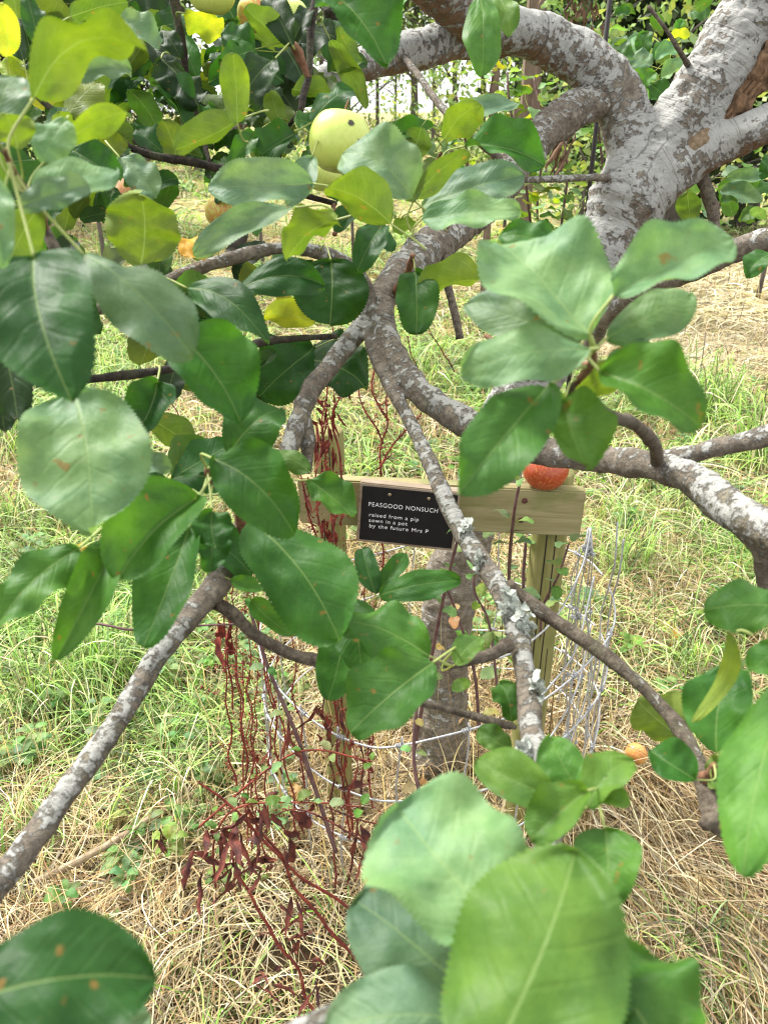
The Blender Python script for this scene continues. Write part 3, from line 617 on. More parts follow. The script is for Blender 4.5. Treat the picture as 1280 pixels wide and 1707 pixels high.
LV = [
 # bottom foreground
 (850,1560,662,1345,275,.33,'t','l'), (800,1800,958,1418,340,.28,'t','b'), (985,1590,1125,1800,310,.34,'t','g'), (880,1740,1060,1640,150,.31,'t','g'), (815,1690,590,1500,200,.36,'t','s'),
 (830,1720,540,1720,150,.33,'t','s'), (-70,1680,262,1632,240,.28,'t','d'), (-60,1790,250,1690,150,.31,'t','s'),
 # rosette right of centre
 (985,560,828,402,205,.44,'t','l'), (1022,492,1222,398,112,.43,'t','l'), (1012,562,1150,488,84,.45,'t','l'), (982,582,768,622,100,.43,'t','l'),
 (965,572,775,508,90,.47,'t','s'), (912,645,762,826,138,.44,'t','g'), (942,664,978,780,114,.46,'t','b'), (1000,620,1168,712,120,.43,'t','g'), (1010,600,1125,618,50,.46,'t','s'),
 (692,452,694,556,72,1.0,'t','m'), (822,470,688,512,52,.95,'u','y'), (935,420,830,395,60,.55,'t','m'), (1060,600,940,700,60,.5,'u','y'),
 # middle pair and small ones
 (716,1094,572,1035,104,.62,'t','g'), (722,1104,584,1222,122,.60,'t','g'), (758,1108,802,1062,46,.64,'t','b'),
 (626,990,604,914,46,.80,'t','d'), (626,990,676,922,36,.82,'t','m'), (632,992,768,968,56,.78,'t','m'),
 (852,1203,832,1138,58,.72,'t','g'), (852,1252,796,1216,46,.70,'t','b'), (930,1332,794,1266,88,.46,'t','b'), (962,1312,916,1226,80,.47,'t','g'),
 (978,1345,1056,1268,74,.44,'t','b'), (978,1318,884,1400,84,.43,'t','b'), (1008,1382,1012,1514,112,.42,'t','g'), (985,1310,1050,1340,50,.45,'t','b'),
 # cluster left of the sign
 (358,766,492,892,124,.58,'t','m'), (414,866,566,1068,150,.64,'t','m'), (328,832,196,968,134,.56,'t','g'), (354,852,360,914,72,.60,'t','m'), (350,880,350,954,62,.63,'t','d'),
 (383,756,468,682,108,.68,'t','m'), (516,800,590,862,62,.80,'t','g'), (516,786,456,756,38,.84,'t','b'), (385,966,440,984,30,.78,'t','g'),
 (316,880,240,1078,92,.60,'t','m'), (196,896,92,1102,78,.55,'t','g'), (132,914,-6,1046,86,.52,'t','g'), (124,655,152,890,212,.50,'t','l'),
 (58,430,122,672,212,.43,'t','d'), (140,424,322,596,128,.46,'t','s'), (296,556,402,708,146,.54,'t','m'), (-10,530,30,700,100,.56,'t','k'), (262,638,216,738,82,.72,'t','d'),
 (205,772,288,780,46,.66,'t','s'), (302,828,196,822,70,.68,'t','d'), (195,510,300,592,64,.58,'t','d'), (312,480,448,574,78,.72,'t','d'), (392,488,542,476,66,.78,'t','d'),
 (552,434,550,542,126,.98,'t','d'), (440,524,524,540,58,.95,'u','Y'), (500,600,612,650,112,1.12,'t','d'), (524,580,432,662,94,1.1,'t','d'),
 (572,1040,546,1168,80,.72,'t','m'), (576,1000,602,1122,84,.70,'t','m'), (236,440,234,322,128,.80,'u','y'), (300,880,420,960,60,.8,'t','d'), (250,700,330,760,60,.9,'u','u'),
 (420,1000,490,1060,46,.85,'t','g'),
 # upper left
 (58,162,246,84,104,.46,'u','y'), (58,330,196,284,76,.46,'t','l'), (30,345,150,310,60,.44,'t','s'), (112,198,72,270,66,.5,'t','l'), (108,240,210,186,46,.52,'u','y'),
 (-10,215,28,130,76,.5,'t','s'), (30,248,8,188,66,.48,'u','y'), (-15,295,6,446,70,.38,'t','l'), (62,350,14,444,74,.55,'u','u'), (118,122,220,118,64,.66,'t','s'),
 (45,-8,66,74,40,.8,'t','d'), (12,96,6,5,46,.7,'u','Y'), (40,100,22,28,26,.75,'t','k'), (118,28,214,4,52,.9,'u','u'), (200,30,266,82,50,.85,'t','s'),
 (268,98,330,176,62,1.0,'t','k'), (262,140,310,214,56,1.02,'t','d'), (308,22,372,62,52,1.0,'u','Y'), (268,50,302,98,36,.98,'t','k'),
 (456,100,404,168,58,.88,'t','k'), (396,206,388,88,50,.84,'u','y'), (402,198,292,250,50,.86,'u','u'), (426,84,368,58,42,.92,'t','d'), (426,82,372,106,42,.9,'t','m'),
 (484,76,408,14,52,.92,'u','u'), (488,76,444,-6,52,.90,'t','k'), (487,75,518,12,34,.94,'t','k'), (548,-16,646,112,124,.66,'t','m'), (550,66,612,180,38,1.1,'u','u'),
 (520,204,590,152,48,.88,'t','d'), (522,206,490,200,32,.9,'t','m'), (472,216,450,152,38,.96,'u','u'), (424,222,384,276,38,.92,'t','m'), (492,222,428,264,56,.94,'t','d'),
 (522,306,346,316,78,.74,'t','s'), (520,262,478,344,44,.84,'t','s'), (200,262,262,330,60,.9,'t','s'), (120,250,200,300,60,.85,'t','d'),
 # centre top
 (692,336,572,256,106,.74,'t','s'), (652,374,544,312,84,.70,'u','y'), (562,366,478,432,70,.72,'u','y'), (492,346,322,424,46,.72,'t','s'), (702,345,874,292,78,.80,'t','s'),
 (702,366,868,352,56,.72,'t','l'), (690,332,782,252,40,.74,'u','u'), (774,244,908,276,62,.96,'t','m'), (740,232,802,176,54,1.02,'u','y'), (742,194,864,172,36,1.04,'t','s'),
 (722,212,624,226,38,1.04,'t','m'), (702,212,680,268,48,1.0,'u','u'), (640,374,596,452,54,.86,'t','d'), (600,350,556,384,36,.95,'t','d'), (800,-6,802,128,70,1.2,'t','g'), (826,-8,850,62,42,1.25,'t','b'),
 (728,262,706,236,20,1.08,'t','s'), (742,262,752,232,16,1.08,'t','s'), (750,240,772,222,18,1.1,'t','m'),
 # right side
 (1310,1012,1172,1018,88,.5,'t','g'), (1194,1256,1226,1112,118,.55,'t','m'), (1320,1140,1238,1460,128,.42,'t','g'), (1216,1056,1154,1204,34,.5,'u','y'), (1142,1236,1062,1168,96,.74,'u','y'),
 (1160,1300,1082,1250,78,.56,'t','m'), (1182,1312,1204,1258,38,.6,'u','u'), (1186,1300,1216,1334,26,.58,'t','b'), (1300,1070,1250,1118,56,.55,'t','g'), (1290,424,1242,464,42,1.3,'t','m'),
 (345,400,304,425,46,.93,'t','o'), (1145,320,1150,374,46,1.9,'u','u'), (1150,60,1110,66,16,1.9,'u','Y'),
 (1040,60,1024,118,34,2.1,'t','s'), (1050,150,1010,110,34,2.1,'t','m'), (1085,110,1046,90,34,2.05,'t','s'), (1090,120,1060,160,36,2.0,'t','g'), (1100,130,1150,118,28,2.0,'t','l'), (1080,140,1120,170,34,2.0,'t','m'),
 (1210,296,1280,292,26,1.9,'t','l'), (1200,316,1270,336,30,1.9,'t','s'), (1280,260,1268,300,28,1.8,'t','d'), (880,178,915,215,18,1.7,'t','l'),
]
NPX = {}
OPT = {(850, 1560): dict(cup=.25, bend=.05, twist=0, fold=.1), (800, 1800): dict(cup=-.3, bend=.08, twist=.25, fold=0, tip=.8, wave=.09), (985, 1590): dict(cup=-.2, twist=.1), (-70, 1680): dict(cup=-.3, twist=.1, wave=.08, bend=.12, tip=.9),
       (58, 162): dict(cup=-.5, wave=.16, bend=.2, twist=.9, tip=.5), (140, 424): dict(cup=-.55, bend=.16, wave=.10, twist=.5), (124, 655): dict(cup=.1, twist=.1, bend=.05, tip=1.1, wave=.07), (58, 430): dict(cup=.15, twist=.15, bend=.06, tip=1.1, wave=.05), (985, 560): dict(tip=.9, cup=.15, twist=.2), (842, 1545): dict(tip=.8)}
foli = MB()
area = [ (math.hypot(l[2] - l[0], l[3] - l[1]) * l[4], i) for i, l in enumerate(LV)]
big = set(i for _, i in sorted(area, reverse=True)[:98])
def leaf_params(rnd, side):
    p = dict(cup=rnd.choice([rnd.uniform(-.45, -.1), rnd.uniform(0, .3), rnd.uniform(.2, .6)]), bend=rnd.uniform(-.02, .14), wave=rnd.uniform(.05, .15), fold=rnd.choice([0, .1, .25, .4]), tip=rnd.uniform(.15, .9), twist=rnd.uniform(-.9, .9))
    return p
def add_merged(mb, vs, fs, uv, col):
    b = len(mb.v); mb.v += vs; mb.uv += uv; mb.c += [col] * len(vs); mb.f += [tuple(b + k for k in f) for f in fs]
for i, (bx, by, tx, ty, wp, d, side, cl) in enumerate(LV):
    rnd = random.Random(100 + i)
    B, T, Nn, W = leaf_frame((bx, by), (tx, ty), wp, d, side, rnd)
    p = leaf_params(rnd, side); p.update(OPT.get((bx, by), {}))
    L = (T - B).length
    if W > L * 1.25: W = L * 1.25
    k = 0.85 + 0.3 * rnd.random(); col = tuple(c * k for c in COL[cl])
    if i in big: p['nv'] = 64 if L > .05 else 44; p['nu'] = 18
    vs, fs, uv = leaf_grid(B, T, Nn, W, rnd, **p)
    A = (T - B).normalized()
    q, dist = nearest(B, A)
    lim = max(0.085, 0.5 * L)
    if q is None or dist > lim: q = B - A * 0.02 + ((q - B).normalized() * 0.02 if q is not None else Vector((0, 0, -.01)))
    mid = B * 0.55 + q * 0.45 - A * 0.25 * (q - B).length
    r0 = 0.0009 if L > 0.05 else 0.0006
    pth = catmull([(*B, r0), (*mid, r0 * 1.05), (*q, r0 * 1.4)], 0.003)
    if i in big:
        lf = put('leaf', vs, fs, M['leaf'], tree, [col] * len(vs), uv)
        pe = MB().tube(pth, 7); po = put('petiole', pe.v, pe.f, M['petiole']); po.parent = lf; po.matrix_parent_inverse = Matrix.Translation(tree.location).inverted() @ Matrix.Identity(4)
        po.matrix_parent_inverse = lf.matrix_world.inverted() if False else Matrix.Identity(4)
    else:
        add_merged(foli, vs, fs, uv, col)
        pe = MB().tube(pth, 5, col=(0.28, 0.34, 0.10)); b = len(foli.v); foli.v += pe.v; foli.uv += [(0.2, 0.5)] * len(pe.v); foli.c += pe.c; foli.f += [tuple(b + k for k in f) for f in pe.f]
# filler foliage: rosettes on the twigs behind (x, y, depth, count, spread px, leaf cm, colours)
def rosette(x, y, d, n, spr, size, cls, seed):
    rnd = random.Random(seed)
    for k in range(n):
        a = rnd.random() * 6.28; rr = spr * (0.2 + 0.8 * rnd.random()); dd = d + rnd.uniform(-.06, .08)
        b = (x + rr * .5 * math.cos(a), y + rr * .5 * math.sin(a)); Lp = size * F / dd * rnd.uniform(.6, 1.05)
        a2 = a + rnd.gauss(0, .5); side = rnd.choice('ttu'); cl = rnd.choice(cls)
        if side == 'u' and cl in 'kd': cl = 'u'
        B, T, Nn, W = leaf_frame(b, (b[0] + Lp * math.cos(a2), b[1] + Lp * math.sin(a2)), Lp * rnd.uniform(.5, .75), dd, side, rnd)
        col = tuple(c * rnd.uniform(.75, 1.15) for c in COL[cl]); p = leaf_params(rnd, side)
        vs, fs, uv = leaf_grid(B, T, Nn, W, rnd, nu=6, nv=16, **p); add_merged(foli, vs, fs, uv, col)
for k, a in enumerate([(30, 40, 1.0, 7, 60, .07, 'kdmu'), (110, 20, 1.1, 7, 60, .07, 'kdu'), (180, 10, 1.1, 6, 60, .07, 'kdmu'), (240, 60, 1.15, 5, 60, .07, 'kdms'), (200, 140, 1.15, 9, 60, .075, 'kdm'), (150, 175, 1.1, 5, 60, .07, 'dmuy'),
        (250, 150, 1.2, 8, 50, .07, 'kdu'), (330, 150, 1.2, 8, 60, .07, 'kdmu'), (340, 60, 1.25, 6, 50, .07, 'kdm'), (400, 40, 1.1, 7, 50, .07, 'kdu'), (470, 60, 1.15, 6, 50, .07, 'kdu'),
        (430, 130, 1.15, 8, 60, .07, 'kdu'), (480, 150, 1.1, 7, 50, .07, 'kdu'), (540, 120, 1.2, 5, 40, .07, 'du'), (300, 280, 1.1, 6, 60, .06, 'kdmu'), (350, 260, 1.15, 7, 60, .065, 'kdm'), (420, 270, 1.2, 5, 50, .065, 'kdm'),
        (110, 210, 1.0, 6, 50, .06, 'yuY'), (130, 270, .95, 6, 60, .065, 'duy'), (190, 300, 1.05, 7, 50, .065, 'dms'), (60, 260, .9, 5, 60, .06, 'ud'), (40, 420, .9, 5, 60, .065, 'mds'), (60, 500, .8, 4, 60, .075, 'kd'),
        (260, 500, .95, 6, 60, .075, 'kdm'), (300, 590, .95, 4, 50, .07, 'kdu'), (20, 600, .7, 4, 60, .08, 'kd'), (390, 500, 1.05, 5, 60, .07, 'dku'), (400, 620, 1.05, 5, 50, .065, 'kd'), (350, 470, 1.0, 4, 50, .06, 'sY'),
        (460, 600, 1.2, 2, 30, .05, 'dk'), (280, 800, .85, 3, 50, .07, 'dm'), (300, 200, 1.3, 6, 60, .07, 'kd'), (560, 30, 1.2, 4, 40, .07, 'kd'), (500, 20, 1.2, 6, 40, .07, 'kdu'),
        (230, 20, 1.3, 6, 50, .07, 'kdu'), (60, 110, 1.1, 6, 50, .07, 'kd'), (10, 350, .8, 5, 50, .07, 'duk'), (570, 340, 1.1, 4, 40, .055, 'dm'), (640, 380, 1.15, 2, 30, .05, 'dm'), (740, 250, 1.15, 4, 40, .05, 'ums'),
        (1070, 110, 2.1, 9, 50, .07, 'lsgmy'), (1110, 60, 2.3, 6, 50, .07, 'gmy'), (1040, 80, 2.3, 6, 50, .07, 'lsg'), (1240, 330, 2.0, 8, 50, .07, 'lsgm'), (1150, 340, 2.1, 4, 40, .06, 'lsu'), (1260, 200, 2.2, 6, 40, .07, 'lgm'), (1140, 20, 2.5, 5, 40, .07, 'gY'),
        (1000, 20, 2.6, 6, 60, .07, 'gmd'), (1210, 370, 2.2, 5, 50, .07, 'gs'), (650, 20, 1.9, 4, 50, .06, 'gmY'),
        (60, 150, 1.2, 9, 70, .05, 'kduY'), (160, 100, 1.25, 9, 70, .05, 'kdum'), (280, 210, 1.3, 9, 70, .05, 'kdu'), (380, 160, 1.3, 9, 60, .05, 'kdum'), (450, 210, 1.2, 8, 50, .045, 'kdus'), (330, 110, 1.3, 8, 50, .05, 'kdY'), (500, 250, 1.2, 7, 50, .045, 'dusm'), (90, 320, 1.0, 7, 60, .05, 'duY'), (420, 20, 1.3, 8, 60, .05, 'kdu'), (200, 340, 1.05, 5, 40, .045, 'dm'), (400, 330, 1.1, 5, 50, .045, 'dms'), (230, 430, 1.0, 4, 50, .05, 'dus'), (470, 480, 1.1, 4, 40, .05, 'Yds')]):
    rosette(*a, 500 + k)
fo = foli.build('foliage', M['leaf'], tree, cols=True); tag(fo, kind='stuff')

# ---------------------------------------------------------------- apples
def apple(x, y, d, rpx, mat, label, tilt=(0, 0), stalk=True, calyx=True, group='apples on the tree', loc=None, flat=.88):
    r = rpx * d / F; c = P(x, y, d) if loc is None else loc
    o = bpy.data.objects.new('apple', None)
    rot = Matrix.Rotation(tilt[0], 4, 'X') @ Matrix.Rotation(tilt[1], 4, 'Y')
    vs, fs = [], []; nu, nv = 40, 30
    for j in range(nv + 1):
        th = math.pi * j / nv
        rr = math.sin(th) ** 0.92; z = math.cos(th) * flat
        if th < 0.75: z -= 0.26 * (1 - th / 0.75) ** 1.7
        if th > math.pi - .6: z += 0.20 * (1 - (math.pi - th) / .6) ** 1.7
        for i in range(nu):
            a = 2 * math.pi * i / nu; lob = 1 + 0.013 * math.cos(5 * a) * (0.4 + (j / nv)) + .02 * math.cos(2 * a + 1)
            taper = 1 - 0.10 * (j / nv - .5)
            vs.append(Vector((math.cos(a) * rr * lob * taper * r, math.sin(a) * rr * lob * taper * r, z * r)))
    for j in range(nv):
        for i in range(nu): fs.append((j * nu + i, (j + 1) * nu + i, (j + 1) * nu + (i + 1) % nu, j * nu + (i + 1) % nu))
    a = put('apple', vs, fs, mat); a.matrix_world = Matrix.Translation(c) @ rot; tag(a, label, 'apple', group)
    if stalk:
        st = catmull([(0, 0, .60 * flat * r, .0012), (.04 * r, 0, .95 * r, .0010), (.14 * r, .02 * r, 1.28 * r, .0013)], .003); s_ = MB().tube(st, 7).build('stalk', M['spur']); s_.parent = a
    if calyx:
        mb = MB()
        for k in range(5):
            an = k * 1.257; dv = Vector((math.cos(an), math.sin(an), 0)); sd_ = Vector((-dv.y, dv.x, 0)); z = -.72 * flat * r
            mb.quad(Vector((0, 0, z)) + sd_ * .05 * r, dv * .14 * r + sd_ * .04 * r + Vector((0, 0, z - .10 * r)), dv * .2 * r + Vector((0, 0, z - .16 * r)), Vector((0, 0, z)) - sd_ * .05 * r)
        q = mb.build('calyx', M['calyx']); q.parent = a
    return a
ag = mat_apple('green_apple_skin', (0.46, 0.58, 0.09), (0.58, 0.66, 0.17), (0.50, 0.60, 0.12), pits=(((0.013, -0.031, 0.014), 0.0048), ((-0.006, -0.034, 0.018), 0.0030), ((0.023, -0.027, -0.002), 0.0028), ((-0.012, -0.035, -0.008), 0.0016)))
ay = mat_apple('yellow_apple_skin', (0.60, 0.50, 0.12), (0.48, 0.52, 0.10), (0.55, 0.16, 0.05), rsp=0.05)
ar = mat_apple('red_apple_skin', (0.42, 0.075, 0.02), (0.58, 0.26, 0.06), (0.36, 0.03, 0.015), rsp=0.14)
ao = mat_apple('blushed_apple_skin', (0.66, 0.45, 0.14), (0.50, 0.50, 0.12), (0.60, 0.18, 0.05), rsp=0.16)
apple(566, 236, .88, 51, ag, 'yellow-green apple with black worm holes hanging over the main branch', (R(-15), R(8)), flat=1.02)
apple(540, 292, 1.02, 30, ag, 'small green apple half hidden beneath the worm-holed apple', (R(5), 0))
apple(352, -14, .95, 40, ag, 'green apple cut by the top edge above dark leaves', (0, R(10)))
apple(430, 22, .98, 34, ay, 'yellowish apple behind a pale leaf at the top', (0, R(-10)))
apple(482, 28, .99, 32, ag, 'bright green apple between two dark leaves at the top', (R(8), 0))
apple(236, 328, 1.12, 42, ao, 'orange blushed apple above the round yellow-green leaf', (R(10), R(5)))
apple(376, 352, 1.08, 34, ay, 'pale yellow apple behind a drooping grey leaf', (R(5), R(-12)))
# ---------------------------------------------------------------- sign, rail, posts
def frame_pts(rows_lr, dz): pass
rl_, rr_ = P(497, 798, 1.485), P(977, 820, 1.455)
xax = (rr_ - rl_); Lr = xax.length; xn = xax.normalized(); up = (Vector((0, 0, 1)) - xn * xn.z).normalized(); yn = up.cross(xn).normalized()   # points away from camera
if yn.y < 0: yn = -yn
rail = empty('fence_rail', rl_ - up * .094, 'weathered green timber rail with the black plaque across two posts', 'fence rail')
def axes_obj(name, origin, ax, ay, az, bev, mat, parent=None):
    "a box whose own x/z axes follow its grain"
    M3 = Matrix((ax.normalized(), ay.normalized(), az.normalized())).transposed().to_4x4()
    o = MB().box(Vector((0, 0, 0)), Vector((ax.length, 0, 0)), Vector((0, ay.length, 0)), Vector((0, 0, az.length)), bev).build(name, mat, None, smooth=False)
    mw = Matrix.Translation(origin) @ M3
    if parent is not None:
        o.parent = parent; o.matrix_parent_inverse = Matrix.Translation(parent.location).inverted() if parent.type == 'EMPTY' else parent_mw[parent.name].inverted()
    o.matrix_basis = mw; parent_mw[o.name] = mw
    return o
parent_mw = {}
axes_obj('plank', rl_ - up * .094, xax, yn * .028, up * .094, .003, M['rail'], rail)
for (x, y) in ((875, 839), (871, 880)):
    c = P(x, y, 1.462); t_ = (c - rl_).dot(yn); c = c - yn * t_; b = MB(); b.tube([(*(c + yn * .003), .0055), (*(c - yn * .0012), .0055), (*(c - yn * .0016), .0035)], 14)
    b.build('nail', M['rust'], rail)
tl, tr_ = P(600, 804, 1.44), P(768, 821, 1.432)
sx = (tr_ - tl); sxn = sx.normalized(); sup = (Vector((0, 0, 1)) - sxn * sxn.z).normalized(); syn = sup.cross(sxn).normalized()
if syn.y < 0: syn = -syn
HB = .122
sign = empty('plaque_sign', tl - sup * HB, 'black engraved plaque naming the apple variety, screwed to a small wooden board', 'sign')
axes_obj('backing_board', tl - sup * HB, sx, syn * .022, sup * HB, .002, M['board'], sign)
pw, ph_ = sx.length - .010, HB - .012
p0 = tl + sxn * .0055 - sup * .0055 - syn * .003
plate = axes_obj('plate', p0 - sup * ph_, sxn * pw, syn * .003 * .98, sup * ph_, .0008, M['plate'], sign)
def text(body, x, y, size, sxx=1.0):
    cu = bpy.data.curves.new('t', 'FONT'); cu.body = body; cu.size = size; cu.extrude = .0003; cu.offset = -size * .006; cu.space_character = 1.12
    tmp = bpy.data.objects.new('t', cu); C.objects.link(tmp); dg = bpy.context.evaluated_depsgraph_get()
    me = bpy.data.meshes.new_from_object(tmp.evaluated_get(dg)); bpy.data.objects.remove(tmp); me.name = 'lettering'; me.materials.clear(); me.materials.append(M['white'])
    o = bpy.data.objects.new('lettering', me); C.objects.link(o)
    M3 = Matrix((sxn, sup, -syn)).transposed().to_4x4()
    wv = max(v.co.x for v in me.vertices); k = sxx / wv
    o.parent = plate; o.matrix_parent_inverse = parent_mw[plate.name].inverted() @ Matrix.Identity(4)
    o.matrix_basis = Matrix.Translation(p0 + sxn * x - sup * y - syn * .0003) @ M3 @ Matrix.Diagonal((k, 1, 1, 1))
    o.matrix_parent_inverse = (Matrix.Translation(sign.location) ).inverted() if False else o.matrix_parent_inverse
PXM = pw / 152.0
text('PEASGOOD NONSUCH', 11 * PXM, .0385, .0122, 112 * PXM)
text('raised from a pip', 13 * PXM, .0595, .0108, 81 * PXM)
text('sown in a pot', 13.5 * PXM, .0708, .0108, 63 * PXM)
text('by the future Mrs P', 14.5 * PXM, .0822, .0108, 97 * PXM)
for fx in (.29, .70):
    c = p0 + sxn * pw * fx - sup * .0115; b = MB(); b.tube([(*c, .0031), (*(c - syn * .0009), .0031), (*(c - syn * .0014), .0018)], 14); b.build('screw', M['brass'], sign)
    b = MB(); b.box(c - syn * .0017 - sxn * .002 - sup * .0004, sxn * .004, sup * .0008, syn * .0003); b.build('screw_slot', M['ironpole'], sign, smooth=False)
parent_mw
def post(x, ytop, d, wpx, label, top='flat'):
    tp = P(x, ytop, d); r = wpx * .5 * d / F; H = tp.z
    e = empty('wooden_post', (tp.x, tp.y, 0), label, 'post', 'round posts holding the plaque rail')
    vs, fs, nseg = [], [], 28; zs = list(np.linspace(-.05, H - .004, 26)) + [H]
    for z in zs:
        for k in range(nseg):
            a = 2 * math.pi * k / nseg; q = r * (0.95 if z == H else 1) * (1 + .02 * noise.noise(Vector((math.cos(a) * 2, math.sin(a) * 2, z * 6)))) * (1 - .03 * max(0, math.cos(a * 1 - 4.2) - .97) * 30)
            vs.append(Vector((q * math.cos(a), q * math.sin(a), z)))
    for j in range(len(zs) - 1):
        for k in range(nseg): fs.append((j * nseg + k, j * nseg + (k + 1) % nseg, (j + 1) * nseg + (k + 1) % nseg, (j + 1) * nseg + k))
    fs.append(tuple((len(zs) - 1) * nseg + k for k in range(nseg)))
    o = put('shaft', vs, fs, M['post']); o.parent = e
    # checks (drying cracks) let into the shaft as thin dark strips with depth
    for (an, z0, z1) in ((-1.45, .25, H - .02), (-1.95, .5, H - .1), (-1.1, .1, H * .6)):
        b = MB(); pts = [(math.cos(an + .05 * math.sin(z * 9)) * r * .99, math.sin(an + .05 * math.sin(z * 9)) * r * .99, z, .0013) for z in np.linspace(z0, z1, 12)]
        b.tube(pts, 5); q = b.build('drying_crack', M['ironpole']); q.parent = e
    return e, tp, r
pR = post(926, 784, 1.525, 62, 'greenish round post at the right end of the plaque rail')
pL = post(546, 716, 1.60, 54, 'round post left of the plaque with red dried stems across its top')
# red apple on the rail
ra = 38 * 1.47 / F; t_on = rl_ + xn * ((P(907, 800, 1.47) - rl_).dot(xn)) + yn * .014
apple(907, 776, 1.47, 37, ar, 'red speckled apple sitting on top of the timber rail', (R(8), R(-6)), group='apples off the tree', loc=t_on + Vector((0, 0, ra * .80)))
g_ = G(1060, 1256, .13); ga = apple(1058, 1258, 1.9, 20, ao, 'small fallen orange apple lying in dry straw', (R(120), R(-35)), group='apples off the tree', loc=g_)
# ---------------------------------------------------------------- wire guard round the tree
cen = Vector((G(735, 1300).x - .035, 1.60, 0)); guard = empty('wire_guard', cen, 'galvanised wire netting ring round the foot of the apple tree', 'wire guard')
RAD = .415
def ring_pt(a, z, tilt=.10):
    x = math.cos(a); y = math.sin(a)
    return Vector((cen.x + RAD * x * 1.0, cen.y + RAD * y * .97, z + tilt * max(-.3, x) + .012 * math.sin(3 * a + z * 9)))
def wire_path(pts, r=.00155, step=.01): return catmull([(*p, r) for p in pts], step)
angs = np.linspace(R(-352), R(2), 46)
Zs = [.50, .345, .185, .045]
WR = .0023
for zi, z in enumerate(Zs):
    b = MB(); b.tube(wire_path([ring_pt(a, z + .006 * math.sin(a * 7 + zi)) for a in angs], WR), 7)
    b.build('wire', M['wire'], guard)
va = [R(a) for a in (-172, -160, -148, -134, -120, -102, -84, -66, -50, -38, -28, 25, 60, 95, 130, 160, 2, -6)]
for a in va:
    b = MB(); loose = abs(a) < R(12)
    zs = np.linspace(0.0, .50 + (.16 if loose else .02), 9)
    b.tube(wire_path([ring_pt(a + (.05 if loose else .015) * math.sin(z * 19 + a * 5), z) for z in zs], WR * .9), 7)
    if not loose:
        for z in Zs:
            for k in range(4):
                c = ring_pt(a + (k - 1.5) * .0105, z + .006 * math.sin(a * 7)); dT = (ring_pt(a + .01, z) - ring_pt(a - .01, z)).normalized(); u1 = dT.orthogonal().normalized(); u2 = dT.cross(u1)
                b.tube([(*(c + (u1 * math.cos(q) + u2 * math.sin(q)) * .0042 + dT * (.0028 * q / 6.28)), .0016) for q in np.linspace(0, 6.28, 9)], 5)
    b.build('wire', M['wire'], guard)
# loose crumpled end of the netting at the right
rw = random.Random(5)
for k in range(6):
    x0 = 958 + 5.2 * k; pts = []
    for j in range(9):
        y = 870 + j * 52 + rw.uniform(-12, 12); pts.append(P(x0 + rw.uniform(-5, 5) - j * (2.8 if k < 5 else 1.2), y, 1.66 + .05 * j + rw.uniform(-.015, .015)))
    pts = pts[1:]; pts[0] = P(972 + 3 * k, 915 + 6 * (k % 3), 1.66); pts.insert(0, P(980 + k, 880 + 7 * (k % 2), 1.665))
    b = MB(); b.tube(wire_path(pts, .0013), 6)
    for j in range(1, 8, 2):
        c = pts[j] if j < len(pts) else pts[-1]
        for q0 in range(3): b.tube([(*(c + Vector((math.cos(q) * .004, math.sin(q) * .004, q0 * .003 + q * .0004))), .0013) for q in np.linspace(0, 6.28, 8)], 5)
    b.build('wire', M['wire'], guard)
for rows in ([(985, 880, 1.66), (968, 950, 1.64), (925, 1030, 1.6), (872, 1078, 1.55), (830, 1098, 1.53)], [(990, 960, 1.7), (960, 1080, 1.68), (915, 1145, 1.64), (880, 1180, 1.6)], [(985, 1040, 1.74), (960, 1150, 1.74), (905, 1245, 1.7), (860, 1280, 1.66)], [(975, 1010, 1.7), (985, 1120, 1.76), (960, 1210, 1.8), (940, 1270, 1.82)]):
    b = MB(); b.tube(wire_path([P(*r) for r in rows], .0021), 6); b.build('wire', M['wire'], guard)

# ---------------------------------------------------------------- dried dock plants
def ribbon_leaf(mb, p, dv, L, W, rnd, curl=1.0):
    "a shrivelled, crumpled hanging leaf"
    n = 9; side = dv.cross(Vector((rnd.gauss(0, 1), rnd.gauss(0, 1), rnd.gauss(0, .3)))).normalized(); base = len(mb.v); tw = rnd.uniform(-3, 3) * curl
    nn = dv.cross(side).normalized(); q = p.copy()
    for i in range(n + 1):
        t = i / n; wd = W * math.sin(math.pi * (t * .9 + .08)) ** .8 * rnd.uniform(.65, 1.2); s2 = side * math.cos(tw * t) + nn * math.sin(tw * t); n2 = nn * math.cos(tw * t) - side * math.sin(tw * t)
        for u in (-1, -.3, .35, 1):
            mb.v.append(q + s2 * (u * wd * .5) + n2 * (abs(u) * wd * rnd.uniform(.15, .5))); mb.uv.append((0, 0)); mb.c.append((0, 0, 0))
        q = q + (dv + Vector((rnd.gauss(0, .2), rnd.gauss(0, .2), rnd.gauss(0, .12)))) * (L / n)
    for i in range(n):
        for k in range(3): a = base + i * 4 + k; mb.f.append((a, a + 1, a + 5, a + 4))
def seeds(mb, p, r, rnd, n):
    for k in range(n):
        c = p + Vector((rnd.gauss(0, r), rnd.gauss(0, r), rnd.gauss(0, r * 1.2))); s_ = rnd.uniform(.0014, .0032); ax = Vector((rnd.gauss(0, 1), rnd.gauss(0, 1), rnd.gauss(0, 1))).normalized(); bx = ax.orthogonal().normalized() * s_; cx2 = ax.cross(bx)
        b = len(mb.v); mb.v += [c + bx, c + cx2, c - bx, c - cx2, c + ax * s_ * .9]; mb.uv += [(0, 0)] * 5; mb.c += [(0, 0, 0)] * 5; mb.f += [(b, b + 1, b + 4), (b + 1, b + 2, b + 4), (b + 2, b + 3, b + 4), (b + 3, b, b + 4), (b + 3, b + 2, b + 1, b)]
